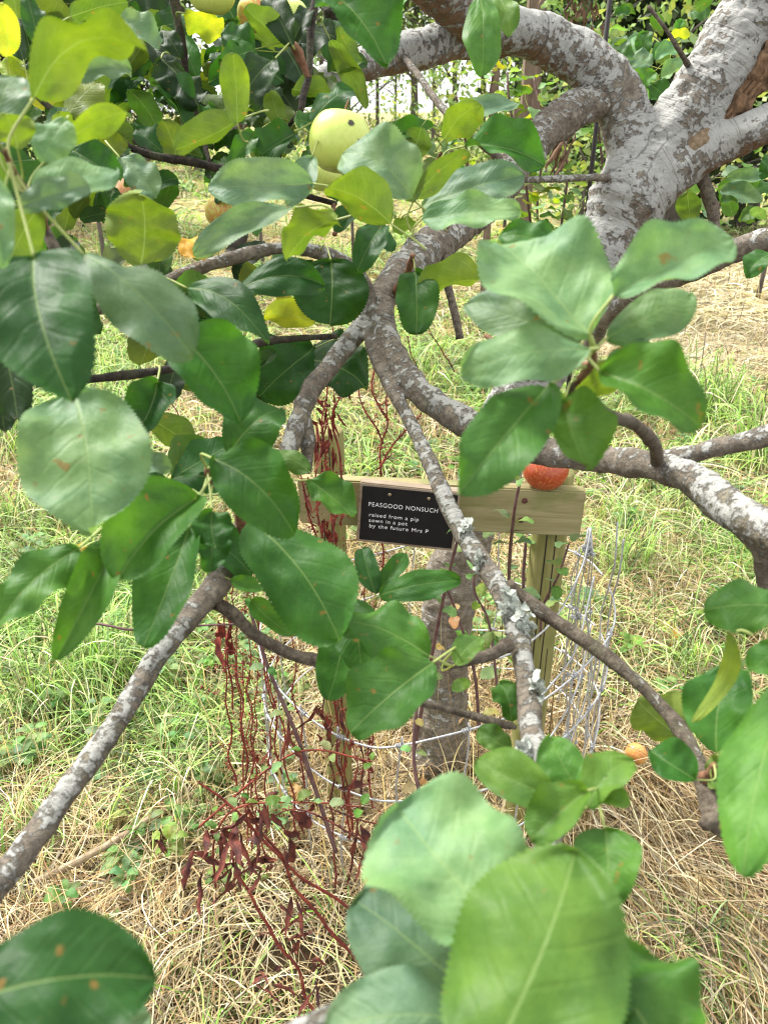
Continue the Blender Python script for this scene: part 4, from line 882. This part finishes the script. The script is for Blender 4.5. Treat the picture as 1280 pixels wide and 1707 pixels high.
def dock(rows_list, label, seed, mat='dock_red', seedy=1.0, leaves=(), smat=None, thick=4):
    rnd = random.Random(seed); st = rows_list[0][-1]
    e = empty('dock_plant', P(*rows_list[0][0]), label, 'dock plant', 'dried dock plants in and around the wire ring')
    sm, sdm, lm = MB(), MB(), MB()
    for rows in rows_list:
        pts = [(*P(x, y, d), thick * .5 * d / F * (1 - .5 * i / len(rows))) for i, (x, y, d) in enumerate(rows)]
        c = catmull(pts, .012)
        for q in c: q[0] += .014 * noise.noise(Vector((q[2] * 14, seed, pts[0][0] * 9))); q[1] += .006 * noise.noise(Vector((seed, q[2] * 14, 3)))
        sm = MB().tube(c, 6, rough=.2, fr=80); sm.build('stem', M[smat or mat], e)
        for i in range(2, len(c)):
            if rnd.random() < .55 * seedy:
                seeds(sdm, Vector(c[i][:3]), .0035, rnd, 5)
            if rnd.random() < .12 * seedy:
                q = Vector(c[i][:3]); dv = Vector((rnd.gauss(0, 1), rnd.gauss(0, .6), rnd.uniform(-.2, 1))).normalized()
                L = rnd.uniform(.02, .07); e2 = q + dv * L; sdm.tube([(*q, .0006), (*((q + e2) / 2 + Vector((0, 0, .003))), .0005), (*e2, .0004)], 4)
                for s in (.4, .7, 1): seeds(sdm, q + dv * L * s, .003, rnd, 4)
    for (x, y, d, n, L, W) in leaves:
        for k in range(n):
            lm = MB(); p = P(x + rnd.gauss(0, 14), y + rnd.gauss(0, 18), d + rnd.gauss(0, .02)); ribbon_leaf(lm, p, Vector((rnd.gauss(0, .35 + .6 * (y > 1250)), rnd.gauss(0, .3 + .5 * (y > 1250)), -1)).normalized(), L * rnd.uniform(.6, 1.2), W * rnd.uniform(.5, 1.2), rnd); lm.build('withered_leaf', M[mat], e)
    if sdm.v: tag(sdm.build('seed_heads', M[mat], e), kind='stuff')
    return e
rnd0 = random.Random(41)
dock([[(585, 1400, 1.75), (560, 1200, 1.62), (566, 1000, 1.5), (556, 880, 1.44), (540, 760, 1.42), (545, 640, 1.42), (552, 545, 1.42)], [(558, 960, 1.46), (515, 860, 1.44), (500, 790, 1.43)], [(560, 1000, 1.5), (540, 900, 1.44), (525, 830, 1.43), (530, 720, 1.43)], [(556, 880, 1.44), (568, 800, 1.43), (558, 700, 1.43), (575, 640, 1.44)]],
     'tall bright red dried dock in front of the left post', 1, leaves=((545, 690, 1.42, 12, .05, .008), (550, 750, 1.42, 12, .05, .009), (552, 800, 1.42, 9, .05, .010), (550, 620, 1.42, 6, .04, .008), (556, 890, 1.45, 8, .06, .012), (520, 840, 1.43, 6, .05, .008)), thick=4.5)
dock([[(640, 1000, 2.2), (634, 800, 2.05), (642, 700, 2.0), (650, 640, 1.98), (640, 560, 1.98)], [(640, 740, 2.0), (610, 690, 1.99), (600, 640, 1.98)], [(634, 780, 2.0), (670, 720, 2.0), (700, 690, 2.0)], [(642, 700, 2.0), (622, 640, 1.99), (628, 575, 1.98)]],
     'slim red dried dock standing behind the plaque', 2, seedy=1.4, leaves=((640, 740, 2.0, 3, .08, .010),), thick=3.6)
dock([[(560, 1480, 1.75), (552, 1300, 1.62), (546, 1190, 1.58), (530, 1100, 1.56)], [(585, 1470, 1.75), (600, 1300, 1.7), (606, 1150, 1.6)]], 'dark maroon dock with long shrivelled leaves in the wire ring', 3, 'dock_dark', .4,
     leaves=((548, 1190, 1.56, 4, .11, .022), (610, 1370, 1.55, 3, .09, .018), (545, 1340, 1.6, 3, .08, .02), (485, 1190, 1.6, 3, .10, .014)), thick=4)
dock([[(640, 1650, 1.55), (540, 1540, 1.5), (440, 1400, 1.42), (380, 1340, 1.40), (330, 1305, 1.38)], [(660, 1570, 1.6), (560, 1500, 1.52), (470, 1430, 1.46), (400, 1330, 1.42)], [(540, 1700, 1.5), (480, 1600, 1.48), (410, 1480, 1.44), (385, 1420, 1.42)]],
     'collapsed dark red dock with crumpled leaves in the lower left straw', 4, 'dock_dark', .8,
     leaves=((405, 1385, 1.40, 10, .08, .018), (350, 1390, 1.42, 9, .07, .015), (385, 1440, 1.42, 8, .06, .014), (450, 1420, 1.42, 9, .07, .014), (430, 1340, 1.42, 5, .06, .016), (500, 1560, 1.46, 7, .08, .011), (470, 1500, 1.45, 5, .07, .012), (260, 1390, 1.5, 4, .04, .014), (455, 1640, 1.45, 5, .05, .010), (520, 1640, 1.45, 5, .07, .010)), thick=6, smat='dock_red')
dock([[(390, 1180, 1.7), (372, 1040, 1.62), (366, 990, 1.6)], [(392, 1320, 1.8), (380, 1180, 1.72), (375, 1060, 1.66)], [(415, 1300, 1.7), (395, 1130, 1.62), (372, 1000, 1.6)]], 'rusty red dock stems rising behind the long lichen branch', 5, 'dock_red', .9, leaves=((372, 1010, 1.6, 3, .05, .02), (376, 1060, 1.62, 3, .05, .02)), thick=3.6)
dock([[(470, 1290, 1.6), (445, 1130, 1.55), (425, 990, 1.55), (430, 940, 1.55)], [(500, 1400, 1.6), (470, 1220, 1.55), (440, 1090, 1.52), (418, 1010, 1.52)]], 'two thin rust-coloured dock stems at the left of the wire ring', 6, 'dock_red', .35, thick=3.6)
dock([[(640, 1420, 1.5), (560, 1370, 1.5), (480, 1350, 1.5), (420, 1400, 1.5)], [(800, 1370, 1.6), (700, 1368, 1.56), (620, 1370, 1.52), (540, 1345, 1.5)]], 'reddish dock stem lying along the lower wires', 7, 'dock_dark', .7, leaves=((620, 1390, 1.52, 3, .05, .018), (480, 1370, 1.5, 4, .06, .02)), thick=3.6)
dock([[(300, 860, 3.2), (330, 770, 3.0), (300, 700, 2.9), (270, 640, 2.8)], [(330, 770, 3.0), (250, 760, 2.95), (210, 740, 2.9)], [(400, 800, 3.0), (440, 700, 2.8), (430, 620, 2.7), (470, 560, 2.7)]], 'thin dark red seeding dock seen between the left leaves', 8, 'dock_dark', 1.2, thick=3)
dock([[(760, 620, 3.6), (720, 560, 3.5), (690, 500, 3.4)], [(700, 640, 3.6), (680, 560, 3.5)]], 'small reddish dock in the grass under the branch fork', 9, 'dock_dark', 1.4, thick=2.4)
rs = []
for k in range(9):
    x = rnd0.uniform(375, 650); yb = rnd0.uniform(1300, 1450); yt = rnd0.uniform(880, 1180); dx = rnd0.uniform(-35, 35); dz = rnd0.uniform(-.08, .12)
    rs.append([(x + dx, yb, 1.68 + dz), (x + dx * .6, (yb * 2 + yt) / 3, 1.62 + dz), (x + dx * .2, (yb + 2 * yt) / 3, 1.56 + dz), (x, yt, 1.5 + dz)])
dock(rs, 'thicket of thin upright rusty dock stems inside the wire ring', 12, 'dock_red', .8, leaves=((540, 1200, 1.6, 5, .05, .012), (450, 1250, 1.6, 5, .04, .010), (600, 1250, 1.6, 4, .05, .010)), thick=3)
# purple-brown living stems with a few small leaves
def weed(rows, label, seed, leafcols, nl=6, lsize=.035, thick=6, y0=0.2, mat='stem_brown', name='weed_stem', group='leafy weeds growing through the wire ring', cat='weed'):
    rnd = random.Random(seed); e = empty(name, P(*rows[0]), label, cat, group)
    pts = [(*P(x, y, d), thick * .5 * d / F * (1 - .4 * i / len(rows))) for i, (x, y, d) in enumerate(rows)]
    c = catmull(pts, .01); MB().tube(c, 7).build('stem', M[mat], e)
    mb = MB(); n = len(c)
    for k in range(nl):
        i = int(n * (y0 + (1 - y0) * k / max(1, nl - 1)) - 1); i = max(1, min(n - 1, i)); q = Vector(c[i][:3]); an = k * 2.4 + rnd.random()
        for s in (0, 1):
            a2 = an + s * math.pi + rnd.gauss(0, .3); dv = Vector((math.cos(a2), math.sin(a2), rnd.uniform(-.5, .35))).normalized(); L = lsize * rnd.uniform(.6, 1.1)
            vs, fs, uv = leaf_grid(q + dv * L * .25, q + dv * L * 1.25, Vector((0, 0, 1)) + Vector((rnd.gauss(0, .3), rnd.gauss(0, .3), 0)), L * .62, rnd, nu=6, nv=16, cup=.15, bend=.1, wave=.06, tip=.9, teeth=3.5)
            add_merged(mb, vs, fs, uv, tuple(x * rnd.uniform(.8, 1.2) for x in COL[rnd.choice(leafcols)]))
            b = MB().tube([(*q, .0006), (*(q + dv * L * .28), .0005)], 4, col=(.2, .2, .05)); bb = len(mb.v); mb.v += b.v; mb.uv += [(.2, .5)] * len(b.v); mb.c += b.c; mb.f += [tuple(bb + z for z in f) for f in b.f]
    mb.build('foliage', M['leaf'], e, cols=True)
COL['w'] = (0.18, 0.30, 0.12); COL['p'] = (0.42, 0.28, 0.13)
weed([(690, 1250, 1.75), (722, 1080, 1.6), (745, 970, 1.5), (768, 880, 1.42)], 'brown stem with pinkish jagged leaves crossing the plaque corner', 1, 'wp', 5, .036, 7, .35)
weed([(850, 1100, 1.7), (848, 960, 1.58), (856, 860, 1.42), (868, 795, 1.38)], 'reddish stem with pale green leaves in front of the rail', 2, 'wl', 4, .034, 7, .5, group='leafy weeds growing through the wire ring')
weed([(800, 1240, 1.7), (790, 1120, 1.65), (760, 1020, 1.6), (735, 960, 1.56)], 'brown weed stem with yellowing leaves beside the tree foot', 3, 'wbp', 5, .04, 6)
weed([(720, 1400, 1.5), (690, 1270, 1.5), (700, 1130, 1.5)], 'dark upright weed stem before the tree foot', 4, 'wp', 4, .03, 7, .4)
weed([(900, 1060, 1.6), (905, 1010, 1.55), (930, 960, 1.48), (948, 905, 1.44)], 'leaning red stem with nettle-like leaves across the right post', 5, 'wlg', 5, .04, 5, .3)
weed([(560, 1420, 1.55), (500, 1240, 1.52), (450, 1120, 1.5), (418, 1020, 1.5)], 'long purple stem slanting across the left wires', 6, 'wg', 3, .03, 8, .6)
weed([(880, 1120, 1.7), (872, 980, 1.62), (876, 900, 1.6)], 'dark purple stem close to the right post', 7, 'w', 3, .035, 7, .2)
weed([(830, 1160, 1.65), (815, 1040, 1.62), (790, 980, 1.6), (800, 900, 1.58)], 'weed with drooping yellow leaves between trunk and right post', 8, 'wby', 6, .04, 5, .1)
weed([(110, 1050, 1.5), (160, 1040, 1.45), (220, 1050, 1.45), (290, 1045, 1.5), (400, 1040, 1.55)], 'purple stem lying level behind the left leaves', 9, 'w', 2, .02, 5, .5)
weed([(330, 1380, 1.6), (450, 1280, 1.55), (520, 1250, 1.5), (620, 1270, 1.5)], 'arching red stem with small bright leaves near the lower wires', 10, 'bw', 8, .026, 4, .0, mat='dock_red')
weed([(360, 1480, 1.45), (358, 1400, 1.42), (400, 1345, 1.4), (520, 1338, 1.4), (600, 1345, 1.4)], 'low red stem with yellow-green young shoots in the straw', 11, 'bw', 8, .026, 4, .1, mat='dock_red')
# nettles
def nettle(x, y, h, n, label, seed, sz=.055):
    g = G(x, y); rnd = random.Random(seed); e = empty('nettle_plant', (g.x, g.y, 0), label, 'nettle', 'nettles growing in the orchard grass'); mb = MB()
    for s in range(n):
        a = rnd.random() * 6.28; r0 = rnd.random() * .07; p = Vector((g.x + r0 * math.cos(a), g.y + r0 * math.sin(a), 0)); ln = Vector((rnd.gauss(0, .2), rnd.gauss(0, .2), 1)).normalized(); H = h * rnd.uniform(.6, 1.1)
        b = MB().tube([(*p, .0018), (*(p + ln * H * .5), .0015), (*(p + ln * H), .001)], 6); b.build('stem', M['petiole'], e)
        for k in range(5):
            q = p + ln * H * (.35 + .65 * k / 4); sc = sz * (1.1 - .13 * k)
            for t in (0, 1):
                a2 = k * 1.57 + t * math.pi + rnd.gauss(0, .25) + a; dv = Vector((math.cos(a2), math.sin(a2), rnd.uniform(-.35, .15))).normalized()
                vs, fs, uv = leaf_grid(q + dv * .01, q + dv * (sc + .01), Vector((0, 0, 1)), sc * .58, rnd, nu=6, nv=20, cup=.12, bend=.1, wave=.04, tip=1.1, teeth=4.5)
                add_merged(mb, vs, fs, uv, tuple(c * rnd.uniform(.8, 1.15) for c in COL['w']))
    mb.build('foliage', M['leaf'], e, cols=True)
for i, (x, y, h, n, lb) in enumerate([(60, 960, .16, 4, 'pale nettle in the grass at the left edge'), (215, 1230, .14, 4, 'nettle beneath the long lichen branch'), (285, 1270, .12, 3, 'low nettle just right of the long lichen branch'), (20, 1290, .14, 4, 'nettle clump left of the lichen branch'),
        (1060, 900, .16, 4, 'tall nettle behind the loose wire ends'), (1095, 1190, .12, 4, 'nettle in straw above the fallen apple'), (1150, 1180, .1, 3, 'small nettle right of the fallen apple'), (235, 1460, .07, 2, 'small dark nettle in the lower left straw'),
        (300, 1390, .1, 3, 'nettle next to the collapsed red dock'), (420, 1110, .14, 3, 'nettle at the left side of the wire ring'), (470, 1180, .12, 3, 'nettle inside the wire ring at the left'), (600, 900, .2, 3, 'nettle under the left end of the plaque'), (820, 1100, .16, 3, 'nettle inside the wire ring at the right')]):
    nettle(x, y, h, n, lb, 40 + i)
wm = MB(); wr = random.Random(78)
for (xx, yy, zz, cc, nn_, sz_) in GW:
    for q in range(nn_ * 2):
        a2 = q * 2.4 + wr.random(); dv = Vector((math.cos(a2), math.sin(a2), wr.uniform(-.2, .5))).normalized(); p = Vector((xx, yy, zz + wr.uniform(-.01, .03))); L = sz_ * wr.uniform(.6, 1.1)
        vs, fs, uv = leaf_grid(p + dv * .006, p + dv * (L + .006), Vector((0, -.1, 1)), L * wr.uniform(.4, .7), wr, nu=4, nv=12, cup=.2, bend=.15, wave=.06, tip=1.0, teeth=4)
        add_merged(wm, vs, fs, uv, tuple(c * wr.uniform(.75, 1.15) for c in cc))
wo = wm.build('ground_weeds', M['leaf'], None, cols=True); tag(wo, 'small pale broadleaf weeds scattered through the grass', 'weeds', kind='stuff')
# dead sticks and fallen leaves
def stick(rows, label, wpx=8):
    pts = []
    for (x, y, z) in rows: g = G(x, y, z); pts.append((g.x, g.y, g.z, wpx * .5 * (proj(g)[2]) / F))
    o = MB().tube(catmull(pts, .01), 9, rough=.2, fr=60).build('dead_stick', M['deadwood']); tag(o, label, 'stick', 'dead sticks in the grass')
stick([(60, 1470, .05), (160, 1420, .07), (260, 1360, .07), (330, 1320, .05)], 'long dead stick under the lower left branch', 12)
stick([(1065, 1010, .05), (1095, 1060, .06), (1105, 1082, .05)], 'short brown stick in grass at the right', 9)
stick([(1010, 1030, .06), (1060, 1008, .07)], 'pale split stick beside the short brown one', 8)
stick([(345, 1225, .05), (400, 1215, .05), (440, 1200, .05)], 'grey knobbly stick left of the wire ring', 10)
def fallen(x, y, L, cl, label, seed):
    g = G(x, y, .07); rnd = random.Random(seed); a = rnd.random() * 6.28; dv = Vector((math.cos(a), math.sin(a), .1)) * L
    vs, fs, uv = leaf_grid(g - dv * .5, g + dv * .5, Vector((rnd.gauss(0, .3), -.5, 1)), L * .65, rnd, nu=8, nv=20, cup=.5, bend=.15, wave=.15)
    o = put('fallen_leaf', vs, fs, M['leaf'], None, [COL[cl]] * len(vs), uv); tag(o, label, 'leaf', 'dead leaves on the ground')
COL['t'] = (0.55, 0.33, 0.16); COL['q'] = (0.16, 0.13, 0.12); COL['r'] = (0.4, 0.04, 0.04)
fallen(140, 925, .10, 'o', 'yellow dead leaf under the left leaf cluster', 1); fallen(125, 955, .10, 't', 'tan curled dead leaf below the yellow one', 2)
fallen(1165, 1590, .07, 'q', 'grey withered leaf in straw at lower right', 3); fallen(1100, 1045, .06, 'Y', 'yellow rotting leaf in grass at the right', 4)
fallen(1125, 1060, .05, 'o', 'orange decayed leaf beside the yellow rotting one', 5); fallen(455, 1358, .05, 'r', 'bright red leaf among the lower wires', 6); fallen(490, 1320, .05, 't', 'orange-red leaf above the bright red one', 7)
fallen(160, 1055, .06, 't', 'brown leaf beside the purple level stem', 8)

# ================================================================= BACKGROUND
M['far_bark'] = mat_simple('far_tree_bark', (0.06, 0.05, 0.045), (0.14, 0.12, 0.10), 8, .9, .5)
def leafquads(n, R3, size, cols, seed, cluster=14, hollow=.0, drop=None):
    r_ = np.random.default_rng(seed); nc = max(3, n // cluster)
    cc = r_.normal(0, 1, (nc, 3)); cc /= np.linalg.norm(cc, axis=1)[:, None]; cc *= (r_.random((nc, 1)) ** .45) * np.array(R3)
    c = cc[r_.integers(0, nc, n)] + r_.normal(0, 1, (n, 3)) * np.array(R3) * .13
    a = r_.normal(0, 1, (n, 3)); a /= np.linalg.norm(a, axis=1)[:, None]; b = np.cross(a, r_.normal(0, 1, (n, 3))); b /= np.linalg.norm(b, axis=1)[:, None]
    s = size * r_.uniform(.5, 1.2, (n, 1)); V = np.stack([c - a * s, c - b * s * .5, c + a * s, c + b * s * .5], 1).reshape(-1, 3)
    Fq = np.arange(n * 4).reshape(-1, 4); pal = np.array(cols); col = pal[r_.integers(0, len(pal), n)] * r_.uniform(.6, 1.3, (n, 1)); return V, Fq.tolist(), np.repeat(col, 4, 0)
TB = {}
def tree_parts(kind, seed):
    rnd = random.Random(seed)
    if kind == 'wood': H, cr, cz, n, sz, cols = 9.5, (2.6, 2.4, 2.9), 6.4, 5200, .13, [(.05, .09, .025), (.08, .13, .035), (.035, .06, .02), (.12, .17, .05)]
    if kind == 'slim': H, cr, cz, n, sz, cols = 8, (1.5, 1.5, 3.0), 5.6, 2000, .11, [(.08, .12, .04), (.05, .08, .03), (.12, .15, .06)]
    if kind == 'dark': H, cr, cz, n, sz, cols = 6, (2.0, 1.8, 2.7), 3.1, 9000, .09, [(.015, .03, .012), (.03, .055, .018), (.05, .08, .025)]
    if kind == 'pale': H, cr, cz, n, sz, cols = 3.4, (.95, .8, 1.25), 2.1, 950, .045, [(.17, .27, .06), (.27, .36, .11), (.11, .19, .05), (.32, .36, .10), (.18, .26, .13)]
    mb = MB(); pts = [(0, 0, -.2, .16), (.05, .03, 1.5, .13), (rnd.uniform(-.15, .15), 0, 3.2, .11), (rnd.uniform(-.2, .2), .1, H * .6, .07), (rnd.uniform(-.3, .3), 0, H * .85, .02)]
    if kind == 'slim': pts = [(a, b, c, r * .6) for a, b, c, r in pts]
    if kind == 'pale': pts = [(a * .3, b * .3, c * .36, r * .16) for a, b, c, r in pts]
    mb.tube(catmull(pts, .3), 9, rough=.12, fr=3)
    for k in range(9):
        z = rnd.uniform(H * .25, H * .7); a = rnd.random() * 6.28; L = rnd.uniform(.8, 1.9) * (.4 if kind == 'pale' else 1); bw = .2 if kind == 'pale' else 1
        mb.tube(catmull([(0, 0, z, .05 * bw), (L * .5 * math.cos(a), L * .5 * math.sin(a), z + L * .35, .03 * bw), (L * math.cos(a), L * math.sin(a), z + L * .55, .012 * bw)], .2), 6)
    V, Fq, col = leafquads(n, cr, sz, cols, seed); V[:, 2] += cz
    return mb, V, Fq, col
def far_tree(kind, px, Y, label, seed, sc=1.0, cat='tree', grp='trees along the far edge of the orchard'):
    key = (kind, seed % 3)
    X = (px - CX) / F * (Y * cp + EYE * sp_); loc = (X, Y, 0); rz = random.Random(seed).random() * 6.28
    e = empty('orchard_tree' if kind != 'dark' else 'evergreen_tree', loc, label, cat, grp); e.scale = (sc, sc, sc); e.rotation_euler = (0, 0, rz)
    if key not in TB:
        mb, V, Fq, col = tree_parts(kind, seed % 3 + 10)
        t = mb.build('trunk', M['far_bark']); c = put('crown', V, Fq, M['grass'], None, col, None, smooth=False); TB[key] = (t, c)
    else: t, c = [q.copy() for q in TB[key]]; C.objects.link(t); C.objects.link(c)
    t.parent = e; c.parent = e
far = [('wood', -60, 22, 'leafy tree at the far left edge of the field'), ('dark', 60, 13, 'dark bushy tree behind the upper left leaves'), ('wood', 190, 26, 'second leafy tree behind the upper left leaves'), ('wood', 330, 24, 'leafy tree standing behind the apple cluster'), ('dark', 250, 30, 'dark evergreen between two leafy trees on the left'),
       ('slim', 585, 30, 'thin-trunked tree just right of the worm-holed apple'), ('slim', 628, 36, 'slim tree against the white gap of sky'), ('wood', 688, 30, 'thin tree under the reddish limb'), ('slim', 752, 26, 'upright tree behind the grey slanting twig'), ('wood', 800, 33, 'far tree between sky gaps in the middle'),
       ('slim', 850, 24, 'thin tree left of the brown stakes'), ('wood', 905, 30, 'far leafy tree behind the arching limb'), ('slim', 480, 34, 'far slim tree hidden behind the apples'), ('wood', 540, 42, 'distant tree left of the sky gap'), ('slim', 720, 44, 'most distant thin tree in the sky gap'), ('slim', 660, 50, 'tiny far tree close to the horizon')]
for i, (k, px_, Y_, lb) in enumerate(far): far_tree(k, px_, Y_, lb, 60 + i, 1.0)
for i, (k, px_, Y_, sc, lb) in enumerate([('dark', 1010, 13, 1.0, 'dark evergreen behind the trunk fork'), ('dark', 1120, 11.5, 1.05, 'dense dark evergreen between the two right limbs'), ('dark', 1240, 12, 1.1, 'dark evergreen at the far right edge'), ('wood', 1320, 18, 1.0, 'broad leafy tree beyond the right limbs'), ('dark', 930, 22, 1.0, 'dark evergreen far behind the arching limb')]):
    far_tree(k, px_, Y_, lb, 90 + i, sc, grp='dark trees behind the trunk fork')
for i, (px_, Y_, sc, lb) in enumerate([(590, 9.5, .85, 'pale young tree right of the worm-holed apple'), (735, 10.5, .8, 'small pale tree behind the grey slanting twig'), (835, 8.0, .85, 'pale green young tree left of the brown stakes'), (950, 7.0, .9, 'pale leafy young tree seen under the arching limb'), (1075, 6.5, 1.0, 'bright young tree between the arching limb and the right limb'), (1260, 7.5, .9, 'bright young tree at the right edge below the limb'), (440, 9, .9, 'pale young tree behind the apple cluster'), (180, 8, 1.0, 'pale young tree behind the upper left leaves')]):
    far_tree('pale', px_, Y_, lb, 120 + i, sc, 'tree', 'young trees in the orchard')
# undergrowth hedge along the far edge
mbv, mbf, mbc = [], [], []; o_ = 0
for k in range(26):
    X = -26 + k * 2.1; V, Fq, col = leafquads(700, (1.5, .9, .75), .13, [(.07, .11, .03), (.12, .16, .05), (.04, .06, .02), (.2, .18, .09)], 300 + k); V = V + np.array([X, 46 + 3 * math.sin(k), .45]); mbv.append(V); mbf += [[q + o_ for q in f] for f in Fq]; o_ += len(V); mbc.append(col)
tag(put('undergrowth', np.vstack(mbv), mbf, M['grass'], None, np.vstack(mbc), None, smooth=False), 'rough undergrowth along the far edge of the field', 'undergrowth', kind='stuff')
# slender dark pole with dead creeper on top
pb = P(975, 380, 2.5); pe_ = empty('dark_pole', (pb.x, pb.y, 0), 'thin dark pole topped with brown dead creeper, left of the trunk fork', 'pole')
MB().tube([(pb.x, pb.y, -.05, .0075), (pb.x, pb.y, 1.3, .0072), (pb.x, pb.y, 2.4, .007)], 8).build('shaft', M['ironpole'], pe_)
pb2 = P(838, 400, 2.9)
rnd = random.Random(8); mb = MB(); top = P(962, 30, 2.48)
for k in range(110):
    p = top + Vector((rnd.gauss(0, .035), rnd.gauss(0, .03), rnd.gauss(.03, .09))); ribbon_leaf(mb, p, Vector((rnd.gauss(0, .3), rnd.gauss(0, .3), -1)).normalized(), rnd.uniform(.02, .06), rnd.uniform(.008, .016), rnd)
M['deadleaf'] = mat_simple('dead_creeper', (0.10, 0.055, 0.035), (0.24, 0.15, 0.09), 60, .9, .3); mb.build('dead_creeper', M['deadleaf'], pe_)
# brown tree stakes with a cross bar
def stake(px, Y, wd, h, label):
    X = (px - CX) / F * (Y * cp + (EYE - 1.5) * sp_); e = empty('tree_stake', (X, Y, 0), label, 'stake', 'timber stakes round a young tree')
    MB().box(Vector((X - wd / 2, Y, -.05)), Vector((wd, 0, 0)), Vector((0, wd, 0)), Vector((0, 0, h)), .006).build('shaft', M['stake'], e, smooth=False)
    return e
M['stake'] = mat_wood('brown_stake_wood', (0.12, 0.085, 0.06), (0.21, 0.155, 0.11), (0.09, 0.065, 0.045), 'z')
e1 = stake(882, 5.2, .10, 2.6, 'thick brown stake beneath the arching limb'); e2 = stake(822, 6.0, .05, 1.9, 'narrow dark stake left of the thick brown one')
x0 = e1.location; MB().box(Vector((x0.x - .1, 5.16, 1.52)), Vector((.34, 0, 0)), Vector((0, .035, 0)), Vector((0, 0, .09)), .004).build('cross_bar', M['stake'], e1, smooth=False)
# yellow-green leafy saplings between trunk and pole
def sapling(rows, label, seed, cols, nl=14, ls=.08):
    weed(rows, label, seed, cols, nl, ls, 5, .0, name='bramble_shoot', group='yellowing shoots behind the branches', cat='bramble')
sapling([(890, 420, 2.6), (880, 340, 2.5), (870, 260, 2.45), (850, 180, 2.4), (845, 120, 2.4)], 'yellow-green shoot left of the dark pole', 21, 'Yywb', 26, .065)
sapling([(930, 480, 2.6), (935, 380, 2.5), (945, 290, 2.45), (935, 200, 2.4)], 'leafy shoot directly beside the dark pole', 22, 'Yywb', 22, .065)
sapling([(1010, 330, 2.9), (1000, 240, 2.8), (990, 150, 2.7), (1010, 60, 2.6)], 'green shoot behind the curve of the arching limb', 23, 'ywb', 20, .07)
sapling([(780, 300, 3.3), (775, 230, 3.2), (760, 160, 3.1)], 'small yellow shoot over the sky gap', 24, 'Yy', 14, .06)
sapling([(860, 520, 2.4), (850, 440, 2.3), (845, 380, 2.3)], 'short yellow shoot under the pale leaves', 25, 'YYpw', 12, .05)
sapling([(900, 560, 2.9), (905, 460, 2.8), (895, 350, 2.7), (905, 230, 2.6), (890, 130, 2.6)], 'tall pale green shoot before the thick brown stake', 29, 'wybY', 24, .065)
sapling([(820, 330, 3.4), (822, 250, 3.3), (815, 170, 3.2), (830, 90, 3.1)], 'pale shoot left of the brown stakes', 30, 'wYy', 18, .06)
sapling([(915, 60, 2.6), (940, 20, 2.5), (975, -30, 2.4)], 'hanging green shoot at the top near the dark pole', 26, 'by', 7, .08)
sapling([(1180, 420, 2.8), (1200, 340, 2.7), (1240, 280, 2.6)], 'green shoot under the right-hand limb', 27, 'bgl', 9, .07)
sapling([(960, 560, 2.7), (965, 480, 2.6), (958, 420, 2.6)], 'low nettle-like shoot behind the right trunk', 28, 'Yw', 6, .06)
# rope/dead twist hanging by the pole
mb = MB(); 
for k in range(5): ribbon_leaf(mb, P(945 + 3 * k, 205 + 4 * k, 2.2), Vector((-.35, 0, -1)).normalized(), .13, .018, rnd)
o = mb.build('dead_creeper', M['deadleaf']); tag(o, 'dark twisted dead leaf hanging by the thin branch near the pole', 'dead leaf')
bpy.context.view_layer.update()
